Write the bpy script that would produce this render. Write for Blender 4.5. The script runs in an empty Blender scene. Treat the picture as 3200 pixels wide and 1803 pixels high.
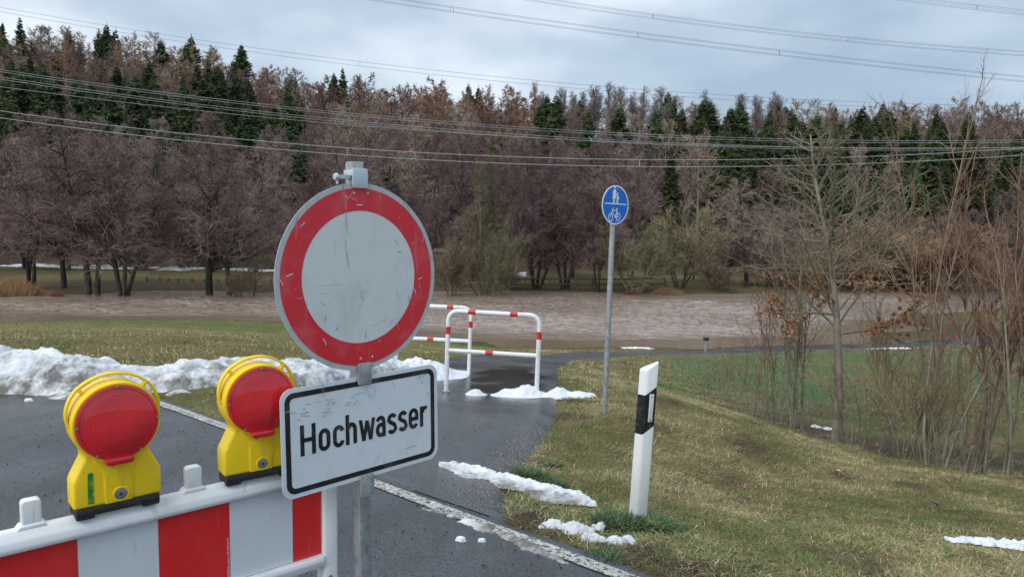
import bpy, math, random, numpy as np
from mathutils import Vector, Matrix
sc = bpy.context.scene
rnd = random.Random(7)
rg = np.random.default_rng(11)
R = math.radians

# ------------------------------------------------------------------ camera, world, sun, exposure
F = 2311.; CX = 1600.; CY = 901.5; PIT = R(5.2); ROL = R(1.0); CH = 1.75; WL = -4.0
r0 = np.array([1., 0, 0]); f0 = np.array([0, math.cos(PIT), -math.sin(PIT)]); u0 = np.array([0, math.sin(PIT), math.cos(PIT)])
CR = math.cos(ROL)*r0 + math.sin(ROL)*u0; CU = math.cos(ROL)*u0 - math.sin(ROL)*r0; CF = f0
cam_d = bpy.data.cameras.new('camera'); cam = bpy.data.objects.new('camera', cam_d); sc.collection.objects.link(cam)
cam_d.sensor_fit = 'HORIZONTAL'; cam_d.sensor_width = 36.0; cam_d.lens = 36.0*F/3200.0
cam_d.clip_start = 0.05; cam_d.clip_end = 3000
M = Matrix.Identity(4)
for i in range(3):
    M[i][0] = CR[i]; M[i][1] = CU[i]; M[i][2] = -CF[i]
M[2][3] = CH
cam.matrix_world = M; sc.camera = cam

SUN_EL, SUN_AZ = 42, 215      # the cloud-veiled sun stands behind the viewer's left shoulder
w = bpy.data.worlds.new("World"); sc.world = w; w.use_nodes = True
nt = w.node_tree; nt.nodes.clear()
def N(nt, t, **k):
    n = nt.nodes.new(t)
    for a, b in k.items():
        if a.startswith('i_'):
            n.inputs[int(a[2:]) if a[2:].isdigit() else a[2:].replace('_', ' ')].default_value = b
        else: setattr(n, a, b)
    return n
def L(nt, a, b): nt.links.new(a, b)
sky = N(nt, 'ShaderNodeTexSky', sky_type='NISHITA', sun_disc=False, sun_elevation=R(SUN_EL), sun_rotation=R(SUN_AZ))
tc = N(nt, 'ShaderNodeTexCoord')
mp = N(nt, 'ShaderNodeMapping'); mp.inputs['Scale'].default_value = (1, 1, 2.4); mp.inputs['Rotation'].default_value = (0, R(12), R(20))
n1 = N(nt, 'ShaderNodeTexNoise', i_Scale=2.3, i_Detail=5., i_Roughness=.48)
L(nt, tc.outputs['Generated'], mp.inputs[0]); L(nt, mp.outputs[0], n1.inputs['Vector'])
cr = N(nt, 'ShaderNodeValToRGB'); e = cr.color_ramp.elements
e[0].position = .38; e[0].color = (.33, .42, .53, 1); e[1].position = .66; e[1].color = (.78, .85, .91, 1)
m_ = e.new(.5); m_.color = (.47, .565, .67, 1)
# brighter cloud towards the left of the valley, heavier cloud to the right
sep = N(nt, 'ShaderNodeSeparateXYZ'); L(nt, tc.outputs['Generated'], sep.inputs[0])
ax = N(nt, 'ShaderNodeMath', operation='MULTIPLY_ADD', i_1=-.17, i_2=.0); L(nt, sep.outputs[0], ax.inputs[0])
ad = N(nt, 'ShaderNodeMath', operation='ADD'); L(nt, ax.outputs[0], ad.inputs[0]); L(nt, n1.outputs['Fac'], ad.inputs[1])
L(nt, ad.outputs[0], cr.inputs[0])
# overcast sky: brighter towards the zenith
mr = N(nt, 'ShaderNodeMapRange'); mr.inputs[1].default_value = .25; mr.inputs[2].default_value = 1; mr.inputs[3].default_value = 8.6; mr.inputs[4].default_value = 17
L(nt, sep.outputs[2], mr.inputs[0])
sc_ = N(nt, 'ShaderNodeVectorMath', operation='SCALE'); L(nt, cr.outputs[0], sc_.inputs[0]); L(nt, mr.outputs[0], sc_.inputs['Scale'])
mx = N(nt, 'ShaderNodeMixRGB', i_Fac=.88); L(nt, sky.outputs[0], mx.inputs[1]); L(nt, sc_.outputs[0], mx.inputs[2])
bg = N(nt, 'ShaderNodeBackground', i_Strength=.1); L(nt, mx.outputs[0], bg.inputs[0])
wo = N(nt, 'ShaderNodeOutputWorld'); L(nt, bg.outputs[0], wo.inputs[0])

sl = bpy.data.lights.new('sun', 'SUN'); sl.energy = 1.1; sl.angle = R(25); sl.color = (1, .97, .92)
so = bpy.data.objects.new('sun', sl); sc.collection.objects.link(so)
az = R(SUN_AZ)   # same direction as the sky's sun
sd = Vector((math.sin(az)*math.cos(R(SUN_EL)), math.cos(az)*math.cos(R(SUN_EL)), math.sin(R(SUN_EL))))
so.rotation_euler = sd.to_track_quat('Z', 'Y').to_euler()
vs = sc.view_settings; vs.view_transform = 'Standard'; vs.look = 'None'; vs.gamma = 1; vs.use_curve_mapping = False; vs.exposure = 0.52
sc.cycles.max_bounces = 6; sc.cycles.diffuse_bounces = 3; sc.cycles.glossy_bounces = 3; sc.cycles.transmission_bounces = 4
sc.cycles.caustics_reflective = False; sc.cycles.caustics_refractive = False

# ------------------------------------------------------------------ helpers
def ray(px, py): return CF + (px-CX)/F*CR - (py-CY)/F*CU
def P(px, py, Z):
    d = ray(px, py); return np.array([0, 0, CH]) + d*(Z/d[1])
def PZ(px, py, z):
    d = ray(px, py); return np.array([0, 0, CH]) + d*((z-CH)/d[2])

def tag(o, label=None, cat=None, group=None, kind=None):
    if label: o['label'] = label
    if cat: o['category'] = cat
    if group: o['group'] = group
    if kind: o['kind'] = kind
    return o
def link(name, me, parent=None, mat=None):
    o = bpy.data.objects.new(name, me); sc.collection.objects.link(o)
    if parent is not None: o.parent = parent
    if mat is not None and me is not None and len(me.materials) == 0:
        for m in (mat if isinstance(mat, (list, tuple)) else [mat]): me.materials.append(m)
    return o
def empty(name, loc=(0, 0, 0), mw=None):
    o = bpy.data.objects.new(name, None); sc.collection.objects.link(o); o.empty_display_size = .1
    if mw is not None: o.matrix_world = mw
    else: o.location = loc
    return o
def mesh_np(name, V, Fc, mi=None, smooth=False, col=None, nrm=None):
    """V (n,3); Fc (m,k) constant size faces (k=3 or 4)"""
    me = bpy.data.meshes.new(name); V = np.asarray(V, np.float32); Fc = np.asarray(Fc, np.int32)
    m, k = Fc.shape
    me.vertices.add(len(V)); me.vertices.foreach_set('co', V.ravel())
    me.loops.add(m*k); me.loops.foreach_set('vertex_index', Fc.ravel())
    me.polygons.add(m); me.polygons.foreach_set('loop_start', np.arange(0, m*k, k, dtype=np.int32))
    if mi is not None: me.polygons.foreach_set('material_index', np.asarray(mi, np.int32))
    me.polygons.foreach_set('use_smooth', np.full(m, smooth))
    me.update(calc_edges=True)
    if col is not None:
        a = me.color_attributes.new('Col', 'FLOAT_COLOR', 'POINT')
        c = np.ones((len(V), 4), np.float32); c[:, :3] = col; a.data.foreach_set('color', c.ravel())
    return me
class MB:
    def __init__(s): s.v = []; s.f = []; s.m = []
    def add(s, vs, fs, mi=0):
        b = len(s.v); s.v += [tuple(map(float, v)) for v in vs]; s.f += [tuple(b+i for i in f) for f in fs]; s.m += [mi]*len(fs); return s
    def box(s, c, d, mi=0, rot=None):
        x, y, z = (q/2 for q in d); pts = [Vector((i*x, j*y, k*z)) for k in (-1, 1) for j in (-1, 1) for i in (-1, 1)]
        if rot is not None: pts = [rot @ p for p in pts]
        pts = [p+Vector(c) for p in pts]
        return s.add(pts, [(0, 2, 3, 1), (4, 5, 7, 6), (0, 1, 5, 4), (2, 6, 7, 3), (0, 4, 6, 2), (1, 3, 7, 5)], mi)
    def prism(s, poly, a, b, mi=0, ax='y'):
        """closed polygon (x,z) extruded along y from a to b (or given axis order)"""
        n = len(poly)
        f = {'y': lambda p, t: (p[0], t, p[1]), 'z': lambda p, t: (p[0], p[1], t), 'x': lambda p, t: (t, p[0], p[1])}[ax]
        vs = [f(p, a) for p in poly]+[f(p, b) for p in poly]
        fs = [tuple(range(n))[::-1], tuple(range(n, 2*n))]+[(i, (i+1) % n, n+(i+1) % n, n+i) for i in range(n)]
        return s.add(vs, fs, mi)
    def tube(s, path, r, n=12, mi=0, caps=True, closed=False):
        path = [Vector(p) for p in path]; m = len(path); rr = r if isinstance(r, (list, tuple)) else [r]*m
        T = []
        for i in range(m):
            a = path[(i-1) % m if closed else max(i-1, 0)]; b = path[(i+1) % m if closed else min(i+1, m-1)]; T.append((b-a).normalized())
        up = Vector((0, 0, 1)) if abs(T[0].z) < .9 else Vector((1, 0, 0))
        x = T[0].cross(up).normalized(); vs = []
        for i in range(m):
            x = (x-T[i]*x.dot(T[i])).normalized(); y = T[i].cross(x)
            for k in range(n):
                t = 2*math.pi*k/n; vs.append(path[i]+(x*math.cos(t)+y*math.sin(t))*rr[i])
        fs = []
        for i in range(m if closed else m-1):
            j = (i+1) % m
            for k in range(n): fs.append((i*n+k, i*n+(k+1) % n, j*n+(k+1) % n, j*n+k))
        if caps and not closed: fs += [tuple(range(n))[::-1], tuple((m-1)*n+k for k in range(n))]
        return s.add(vs, fs, mi)
    def lathe(s, prof, n=32, c=(0, 0, 0), ax='z', mi=0):
        """prof: (r,h); about axis ax"""
        vs = []; fs = []
        for r, h in prof:
            for k in range(n):
                t = 2*math.pi*k/n; a, b = r*math.cos(t), r*math.sin(t)
                v = (a, b, h) if ax == 'z' else ((a, h, b) if ax == 'y' else (h, a, b)); vs.append((v[0]+c[0], v[1]+c[1], v[2]+c[2]))
        for i in range(len(prof)-1):
            for k in range(n): fs.append((i*n+k, i*n+(k+1) % n, (i+1)*n+(k+1) % n, (i+1)*n+k))
        return s.add(vs, fs, mi)
    def build(s, name, mat, parent=None, smooth=True, bevel=0, seg=2, ang=40):
        me = bpy.data.meshes.new(name); me.from_pydata(s.v, [], s.f); me.polygons.foreach_set('material_index', s.m)
        import bmesh
        bm = bmesh.new(); bm.from_mesh(me); bmesh.ops.remove_doubles(bm, verts=bm.verts, dist=1e-5); bmesh.ops.recalc_face_normals(bm, faces=bm.faces)
        if bevel:
            ed = [e for e in bm.edges if len(e.link_faces) == 2 and e.calc_face_angle(0) > R(ang-5)]
            bmesh.ops.bevel(bm, geom=ed, offset=bevel, segments=seg, affect='EDGES', profile=.5, clamp_overlap=True)
        bm.to_mesh(me); bm.free()
        if smooth:
            me.polygons.foreach_set('use_smooth', [True]*len(me.polygons)); me.set_sharp_from_angle(angle=R(ang))
        return link(name, me, parent, mat)

# numpy gradient noise
_pt = np.random.default_rng(3).permutation(256); _pt = np.concatenate([_pt, _pt])
def pnoise(x, y):
    xi = np.floor(x).astype(int); yi = np.floor(y).astype(int); xf = x-xi; yf = y-yi
    def g(ix, iy, dx, dy):
        h = _pt[_pt[ix & 255]+(iy & 255)]*(2*math.pi/256); return np.cos(h)*dx+np.sin(h)*dy
    u = xf**3*(xf*(xf*6-15)+10); v = yf**3*(yf*(yf*6-15)+10)
    a = g(xi, yi, xf, yf); b = g(xi+1, yi, xf-1, yf); c = g(xi, yi+1, xf, yf-1); d = g(xi+1, yi+1, xf-1, yf-1)
    return ((a*(1-u)+b*u)*(1-v)+(c*(1-u)+d*u)*v)*1.5
def fbm(x, y, o=4, g=.5):
    s = 0; a = 1
    for i in range(o): s = s+a*pnoise(x*2**i+17.3*i, y*2**i-9.1*i); a *= g
    return s

# ------------------------------------------------------------------ materials
def mat(name, col=(.5, .5, .5), rough=.6, metal=0, spec=.5, coat=0):
    m = bpy.data.materials.new(name); m.use_nodes = True; b = m.node_tree.nodes['Principled BSDF']
    b.inputs['Base Color'].default_value = (*col, 1); b.inputs['Roughness'].default_value = rough; b.inputs['Metallic'].default_value = metal
    b.inputs['Specular IOR Level'].default_value = spec; b.inputs['Coat Weight'].default_value = coat
    return m, m.node_tree, b
def noise(nt, scale, detail=4, rough=.5, vec=None, stretch=None, dist=0):
    n = N(nt, 'ShaderNodeTexNoise', i_Scale=scale, i_Detail=detail, i_Roughness=rough, i_Distortion=dist)
    if vec is None: vec = N(nt, 'ShaderNodeTexCoord').outputs['Object']
    if stretch:
        mp = N(nt, 'ShaderNodeMapping'); mp.inputs['Scale'].default_value = stretch[:3]
        if len(stretch) > 3: mp.inputs['Rotation'].default_value = (0, stretch[3] if len(stretch) > 4 else 0, stretch[3])
        L(nt, vec, mp.inputs[0]); vec = mp.outputs[0]
    L(nt, vec, n.inputs['Vector']); return n.outputs['Fac']
def ramp(nt, fac, stops, interp='LINEAR'):
    r = N(nt, 'ShaderNodeValToRGB'); r.color_ramp.interpolation = interp; e = r.color_ramp.elements
    while len(e) < len(stops): e.new(.5)
    for k, (p, c) in enumerate(stops):
        e[k].position = p; e[k].color = (*c, 1) if len(c) == 3 else c
    L(nt, fac, r.inputs[0]); return r.outputs[0]
def g3(v): return (v, v, v)
def mixc(nt, fac, a, b, mode='MIX'):
    m = N(nt, 'ShaderNodeMixRGB', blend_type=mode)
    for i, q in ((0, fac), (1, a), (2, b)):
        if hasattr(q, 'is_linked') or hasattr(q, 'links'): L(nt, q, m.inputs[i])
        else: m.inputs[i].default_value = q if i == 0 else ((*q, 1) if len(q) == 3 else q)
    return m.outputs[0]
def bump(nt, b, h, strength=.3, dist=.01):
    n = N(nt, 'ShaderNodeBump', i_Strength=strength, i_Distance=dist); L(nt, h, n.inputs['Height']); L(nt, n.outputs[0], b.inputs['Normal'])
def dirty(name, col, rough=.45, dirt=(.12, .11, .09), amt=.5, scale=9, spec=.5, scratch=True, bmp=.05):
    """painted / plastic surface with soft grime, specks and scratches"""
    m, nt, b = mat(name, col, rough, spec=spec)
    g = ramp(nt, noise(nt, scale, 6, .65), [(.5, g3(0)), (.8, g3(amt))])
    c = mixc(nt, g, col, dirt)
    if scratch:
        s1 = ramp(nt, noise(nt, 40, 3, .5, stretch=(1, 1, .12, .9)), [(.66, g3(0)), (.72, g3(amt))])
        s2 = ramp(nt, noise(nt, 130, 2, .5), [(.73, g3(0)), (.77, g3(min(1, amt*1.6)))])
        c = mixc(nt, s1, c, tuple(min(1, q*.6+.08) for q in dirt)); c = mixc(nt, s2, c, dirt)
    L(nt, c, b.inputs['Base Color'])
    L(nt, ramp(nt, noise(nt, scale*2, 4), [(.3, g3(rough*.8)), (.75, g3(min(1, rough*1.5)))]), b.inputs['Roughness'])
    if bmp: bump(nt, b, noise(nt, 60, 3), bmp, .002)
    return m
MT = {}
MT['white_plastic'] = dirty('white_plastic', (.74, .75, .74), .38, (.25, .23, .2), .35, 7)
MT['yellow'] = dirty('yellow_plastic', (.88, .60, .012), .35, (.35, .26, .04), .3, 9)
MT['black_rubber'] = dirty('black_rubber', (.015, .015, .016), .5, (.1, .1, .1), .35, 30)
MT['film_red'] = dirty('red_reflective_film', (.66, .018, .018), .32, (.4, .12, .1), .2, 5)
MT['film_white'] = dirty('white_reflective_film', (.60, .635, .66), .32, (.36, .36, .36), .35, 5)
MT['sign_white'] = dirty('sign_white', (.60, .63, .615), .36, (.22, .22, .2), .35, 6)
MT['plate_white'] = dirty('plate_white', (.66, .70, .72), .33, (.28, .27, .23), .4, 5)
MT['sign_rim'] = dirty('sign_rim', (.45, .47, .46), .45, (.18, .18, .17), .6, 12)
MT['sign_red'] = dirty('sign_red', (.62, .016, .028), .33, (.55, .33, .32), .3, 9)
MT['sign_black'] = dirty('sign_black', (.008, .008, .009), .33, (.25, .25, .25), .3, 14)
MT['sign_blue'] = dirty('sign_blue', (.0, .13, .56), .35, (.05, .2, .5), .15, 9)
MT['picto'] = dirty('picto_white', (.75, .8, .82), .4, (.5, .5, .5), .1, 9)
MT['white_paint'] = dirty('white_tube_paint', (.78, .79, .79), .35, (.2, .18, .16), .4, 12)
MT['red_paint'] = dirty('red_tape', (.6, .02, .02), .35, (.4, .2, .2), .2, 12)
def _galv():
    m, nt, b = mat('galvanised_steel', (.3, .33, .35), .45, .55)
    v = N(nt, 'ShaderNodeTexVoronoi', i_Scale=55.); L(nt, N(nt, 'ShaderNodeTexCoord').outputs['Object'], v.inputs['Vector'])
    c = mixc(nt, .35, ramp(nt, noise(nt, 12, 5, .7), [(.3, (.22, .24, .25)), (.7, (.42, .46, .48))]), v.outputs['Color'], 'SOFT_LIGHT')
    h = N(nt, 'ShaderNodeHueSaturation', i_Saturation=.35); L(nt, c, h.inputs['Color'])
    s = ramp(nt, noise(nt, 90, 3), [(.7, g3(0)), (.76, g3(.6))]); c = mixc(nt, s, h.outputs[0], (.6, .6, .58))
    L(nt, c, b.inputs['Base Color']); L(nt, ramp(nt, noise(nt, 25, 4), [(.3, g3(.38)), (.7, g3(.62))]), b.inputs['Roughness']); return m
MT['galv'] = _galv()
def _light_metal():
    m, nt, b = mat('bright_zinc', (.5, .58, .62), .5, .3); return m
MT['zinc'] = _light_metal()
def _lens():
    m, nt, b = mat('red_lens', (.5, .003, .008), .10, coat=1.0)
    tcn = N(nt, 'ShaderNodeTexCoord').outputs['Object']
    wv = N(nt, 'ShaderNodeTexWave', wave_type='RINGS', rings_direction='Y', i_Scale=110., i_Distortion=.2); L(nt, tcn, wv.inputs['Vector'])
    wb = N(nt, 'ShaderNodeTexWave', wave_type='BANDS', bands_direction='Z', i_Scale=120., i_Distortion=0.); L(nt, tcn, wb.inputs['Vector'])
    a = N(nt, 'ShaderNodeMath', operation='ADD'); L(nt, wv.outputs['Fac'], a.inputs[0]); L(nt, wb.outputs['Fac'], a.inputs[1])
    big = noise(nt, 9, 1, .4, stretch=(1, 1, 1.3))
    c = ramp(nt, big, [(.3, (.42, .004, .010)), (.5, (.70, .007, .014)), (.7, (.92, .02, .025))])  # lighter and darker reds put the inner reflector's reflections into the opaque colour
    w3 = N(nt, 'ShaderNodeTexWave', wave_type='RINGS', rings_direction='Y', i_Scale=34., i_Distortion=.1); L(nt, tcn, w3.inputs['Vector']); c = mixc(nt, .22, c, ramp(nt, w3.outputs['Fac'], [(.2, (.25, .002, .006)), (.8, (.85, .02, .03))]))
    c2 = mixc(nt, .15, c, ramp(nt, a.outputs[0], [(.3, (.12, 0, .002)), (1, (.8, .01, .02))]))
    L(nt, c2, b.inputs['Base Color']); bump(nt, b, a.outputs[0], .22, .001)
    b.inputs['Subsurface Weight'].default_value = 0; return m
MT['lens'] = _lens()
MT['clear_red'] = mat('clear_red', (.55, .01, .015), .1, coat=.8)[0]
MT['green_tape'] = dirty('green_tape', (.01, .2, .03), .45, (.5, .45, .02), .9, 30, scratch=False)
MT['steel'] = mat('steel', (.35, .34, .3), .35, .8)[0]
MT['dark'] = mat('dark', (.02, .02, .02), .6)[0]
MT['wire'] = mat('aluminium_wire', (.34, .36, .36), .5, .0)[0]
MT['wire_dark'] = mat('weathered_wire', (.16, .17, .19), .6, .0)[0]
MT['wood_dark'] = dirty('weathered_wood', (.10, .075, .055), .85, (.05, .04, .03), .5, 8, scratch=False)
MT['orange'] = mat('orange_marker', (.75, .16, .02), .5)[0]
MT['reflector'] = dirty('reflector', (.62, .64, .64), .25, (.4, .4, .4), .4, 40)
MT['post_white'] = None
def _post():
    m, nt, b = mat('post_plastic', (.76, .77, .76), .38)
    z = N(nt, 'ShaderNodeSeparateXYZ'); L(nt, N(nt, 'ShaderNodeTexCoord').outputs['Object'], z.inputs[0])
    lo = N(nt, 'ShaderNodeMapRange'); lo.inputs[1].default_value = .0; lo.inputs[2].default_value = .4; lo.inputs[3].default_value = .75; lo.inputs[4].default_value = 0; L(nt, z.outputs[2], lo.inputs[0])
    g = N(nt, 'ShaderNodeMath', operation='MULTIPLY'); L(nt, lo.outputs[0], g.inputs[0]); L(nt, noise(nt, 14, 5, .6, stretch=(1, 1, .5)), g.inputs[1])
    L(nt, mixc(nt, g.outputs[0], (.76, .77, .76), (.22, .19, .15)), b.inputs['Base Color']); return m
MT['post_white'] = _post()

def bark(name, c1, c2, scale=6, rnd_=.25):
    m, nt, b = mat(name, c1, .9, spec=.2)
    oi = N(nt, 'ShaderNodeObjectInfo')
    c = ramp(nt, noise(nt, scale, 4, .6), [(.3, c1), (.7, c2)])
    hv = N(nt, 'ShaderNodeHueSaturation'); L(nt, c, hv.inputs['Color'])
    mr = N(nt, 'ShaderNodeMapRange'); mr.inputs[3].default_value = 1-rnd_; mr.inputs[4].default_value = 1+rnd_; L(nt, oi.outputs['Random'], mr.inputs[0]); L(nt, mr.outputs[0], hv.inputs['Value'])
    ml = N(nt, 'ShaderNodeMath', operation='MULTIPLY_ADD', i_1=.05, i_2=.475); L(nt, oi.outputs['Random'], ml.inputs[0]); L(nt, ml.outputs[0], hv.inputs['Hue'])
    L(nt, hv.outputs[0], b.inputs['Base Color']); return m
MT['alder_bark'] = bark('alder_bark', (.03, .027, .022), (.10, .09, .07), 2)
MT['alder_twig'] = bark('alder_twig', (.125, .083, .075), (.30, .212, .195), .35, .38)
MT['willow_bark'] = bark('willow_bark', (.09, .085, .05), (.2, .18, .11), 2)
MT['willow_twig'] = bark('willow_twig', (.16, .122, .075), (.29, .228, .15), .3)
MT['olive_twig'] = bark('olive_twig', (.125, .11, .068), (.22, .19, .115), .25)
MT['brown_twig'] = bark('brown_twig', (.19, .13, .105), (.33, .24, .195), .2, .35)
MT['grey_twig'] = bark('grey_twig', (.15, .125, .115), (.26, .22, .20), .2, .3)
MT['larch_twig'] = bark('larch_twig', (.22, .125, .08), (.35, .22, .15), .2, .3)
MT['red_twig'] = bark('red_twig', (.15, .08, .055), (.27, .165, .12), .8)
MT['grey_bark'] = bark('grey_bark', (.11, .10, .085), (.27, .245, .2), 3)
MT['pale_bark'] = bark('pale_bark', (.11, .10, .07), (.33, .295, .23), 3, .15)
MT['spruce_green'] = bark('spruce_needles', (.032, .052, .024), (.115, .135, .052), .6, .4)
MT['pine_green'] = bark('pine_needles', (.07, .12, .075), (.13, .19, .12), .5)
MT['tan_twig'] = bark('tan_twig', (.26, .185, .115), (.40, .29, .19), .3)
MT['dry_leaf'] = bark('dry_leaf', (.22, .10, .05), (.38, .21, .11), 3)
MT['reed'] = bark('dry_reed', (.20, .095, .06), (.32, .175, .11), 1)

# ------------------------------------------------------------------ terrain heights
ctl=[(-4,-2,.1),(0,-2,.1),(4,-2,.1),(-3,2,.05),(0,2.5,0),(3,1,.1),(-1,2,.02),(-8,3,.05),(8,-2,-.2),(8,3,-.9),(-14,6,-.1),
(-25,47,-5),(-10,46,-5),(2,45,-5),(15,50,-5),(30,62,-5),(-50,47,-5),(60,75,-5),
(-120,100,-3.6),(0,120,-3.6),(120,110,-3.6),(-150,200,-3.6),(150,200,-3.6),(-60,80,-3.6),(70,40,-3.7),(60,20,-3.3),(20,6,-1.8),(40,-2,-2),(-40,20,-1.2),(-40,0,-.1),(-60,50,-4.6)]
pp=[(1993,1628,4.64),(1896,1300,8.0),(1395,1228,9.75),(1676,1242,9.6),(1465,1173,11.66),(3200,1803,4.2),(2610,1385,11),(2330,1290,12),(2900,1460,9.6),(3200,1500,8.6),
(2500,1600,5.9),(2200,1450,7.0),(2050,1230,10),(1760,1160,12.5),(1800,1122,17),(2300,1200,16),(2600,1250,15.5),(2900,1250,15.5),(3200,1300,13.5),(2800,1130,28),(2400,1120,28),(3200,1130,28),
(2205,1097,33),(2700,1080,35.5),(3200,1062,38),(1900,1103,25),(2050,1100,30),(300,1050,13),(0,1050,13),(700,1075,13),(700,1040,20),(300,1030,22),(0,1030,22),(1000,1100,13.5),(1000,1060,20),(1300,1145,13),(1300,1100,20),(1500,1120,15),(1530,1092,26),
(100,1235,8.2),(400,1230,8.3),(700,1210,8.7),(3000,1000,46),(3200,975,50)]
ctl+= [tuple(P(*q)) for q in pp]
near=[(0,1010),(300,1000),(850,1003),(1150,1030),(1330,1058),(1480,1067),(1620,1092),(1750,1088),(2000,1085),(2300,1082),(2700,1070),(2760,1040),(2800,985),(3200,955)]
far=[(0,930),(300,918),(800,915),(1400,912),(1900,915),(2100,920),(2400,915),(2700,900),(3000,887),(3300,887)]
edge=[(0,840),(300,838),(800,840),(1550,862),(2200,875),(2900,875)]
ctl+=[tuple(PZ(*q,WL)) for q in near]+[tuple(PZ(*q,WL)) for q in far]+[tuple(PZ(*q,-3.6)) for q in edge]
C=np.array(ctl)
def K(d2): return np.sqrt(d2+.6)
def fit():
    n=len(C);d2=((C[:,None,:2]-C[None,:,:2])**2).sum(-1)
    A=np.zeros((n+3,n+3));A[:n,:n]=-K(d2)+np.eye(n)*.02;A[:n,n]=1;A[:n,n+1:]=C[:,:2];A[n,:n]=1;A[n+1:,:n]=C[:,:2].T
    b=np.zeros(n+3);b[:n]=C[:,2];return np.linalg.solve(A,b)
W=fit()
SK=np.array([(-400,65),(0,85),(500,135),(900,220),(1150,275),(1500,300),(2000,330),(2600,345),(3600,345)],float)
def hill(x,y):
    u=x/np.maximum(y,1);px=CX+F*u
    S=np.interp(px,SK[:,0],SK[:,1]);hor=691+.0175*(px-1600)
    R=(hor-S)/F*170+1.75-14
    E=78;t=np.clip((y-E)/(170-E),0,1)
    return (R+3.6)*(t**1.1)
def H(x,y,hl=True):
    x=np.asarray(x,float);y=np.asarray(y,float);sh=x.shape;xf=x.ravel();yf=y.ravel()
    out=np.empty(len(xf))
    for i in range(0,len(xf),20000):
        a=xf[i:i+20000];b=yf[i:i+20000]
        d2=(a[:,None]-C[:,0])**2+(b[:,None]-C[:,1])**2
        out[i:i+20000]=-K(d2)@W[:len(C)]+W[len(C)]+a*W[len(C)+1]+b*W[len(C)+2]
    w=np.clip((yf-80)/20,0,1);out=out*(1-w)-3.6*w
    if hl: out=out+np.where(yf>78,hill(xf,yf),0)
    return out.reshape(sh)
def Hs(x, y): return float(H(np.array([x]), np.array([y]))[0])
def G(px, py, mx=120):
    d = ray(px, py); s = np.concatenate([np.linspace(1, 20, 800), np.linspace(20, mx, 1200)])
    X = d[0]*s; Y = d[1]*s; Z = CH+d[2]*s; h = H(X, Y); k = int(np.argmax(Z < h)); return np.array([X[k], Y[k], h[k]])
PL = np.array([(-2.85,6.85),(-2.74,7.65),(-2.41,9.22),(-2.1,10.2),(-1.88,10.9),(-1.75,12.0),(-1.6,13.2),(-1.25,14.5),(-.55,16.9),(.6,20.3),(2.0,24.5),(4.0,28.5),(6.5,32),(9.5,33.9),(14.15,35.6),(19.4,36.8),(27.8,39.4),(45,44)])
PR = np.array([(.0,4.4),(-.02,5.37),(.33,6.8),(.49,7.84),(.65,9.3),(.74,10.6),(.8,12.17),(1.0,14.3),(1.41,16.3),(2.2,19.2),(3.7,23.2),(5.6,27.0),(8.02,30.1),(10.4,31.6),(14.6,33.2),(19.9,34.8),(28.2,37),(45.5,41.5)])
POLY = np.concatenate([PL, PR[::-1]])
def inpoly(x, y, Q):
    c = np.zeros(x.shape, bool); n = len(Q)
    for i in range(n):
        x1, y1 = Q[i]; x2, y2 = Q[(i+1) % n]
        k = ((y1 > y) != (y2 > y)); k &= x < (x2-x1)*(y-y1)/((y2-y1) if y2 != y1 else 1e-9)+x1; c ^= k
    return c
def road_top(x): return np.minimum(4.2-.93*x+.22+.03*np.sin(x*3.1), 8.95+.1*np.sin(x*2))
def paved(x, y, grow=0.): return (y < road_top(x)+grow) | inpoly(x, y, POLY)

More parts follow.
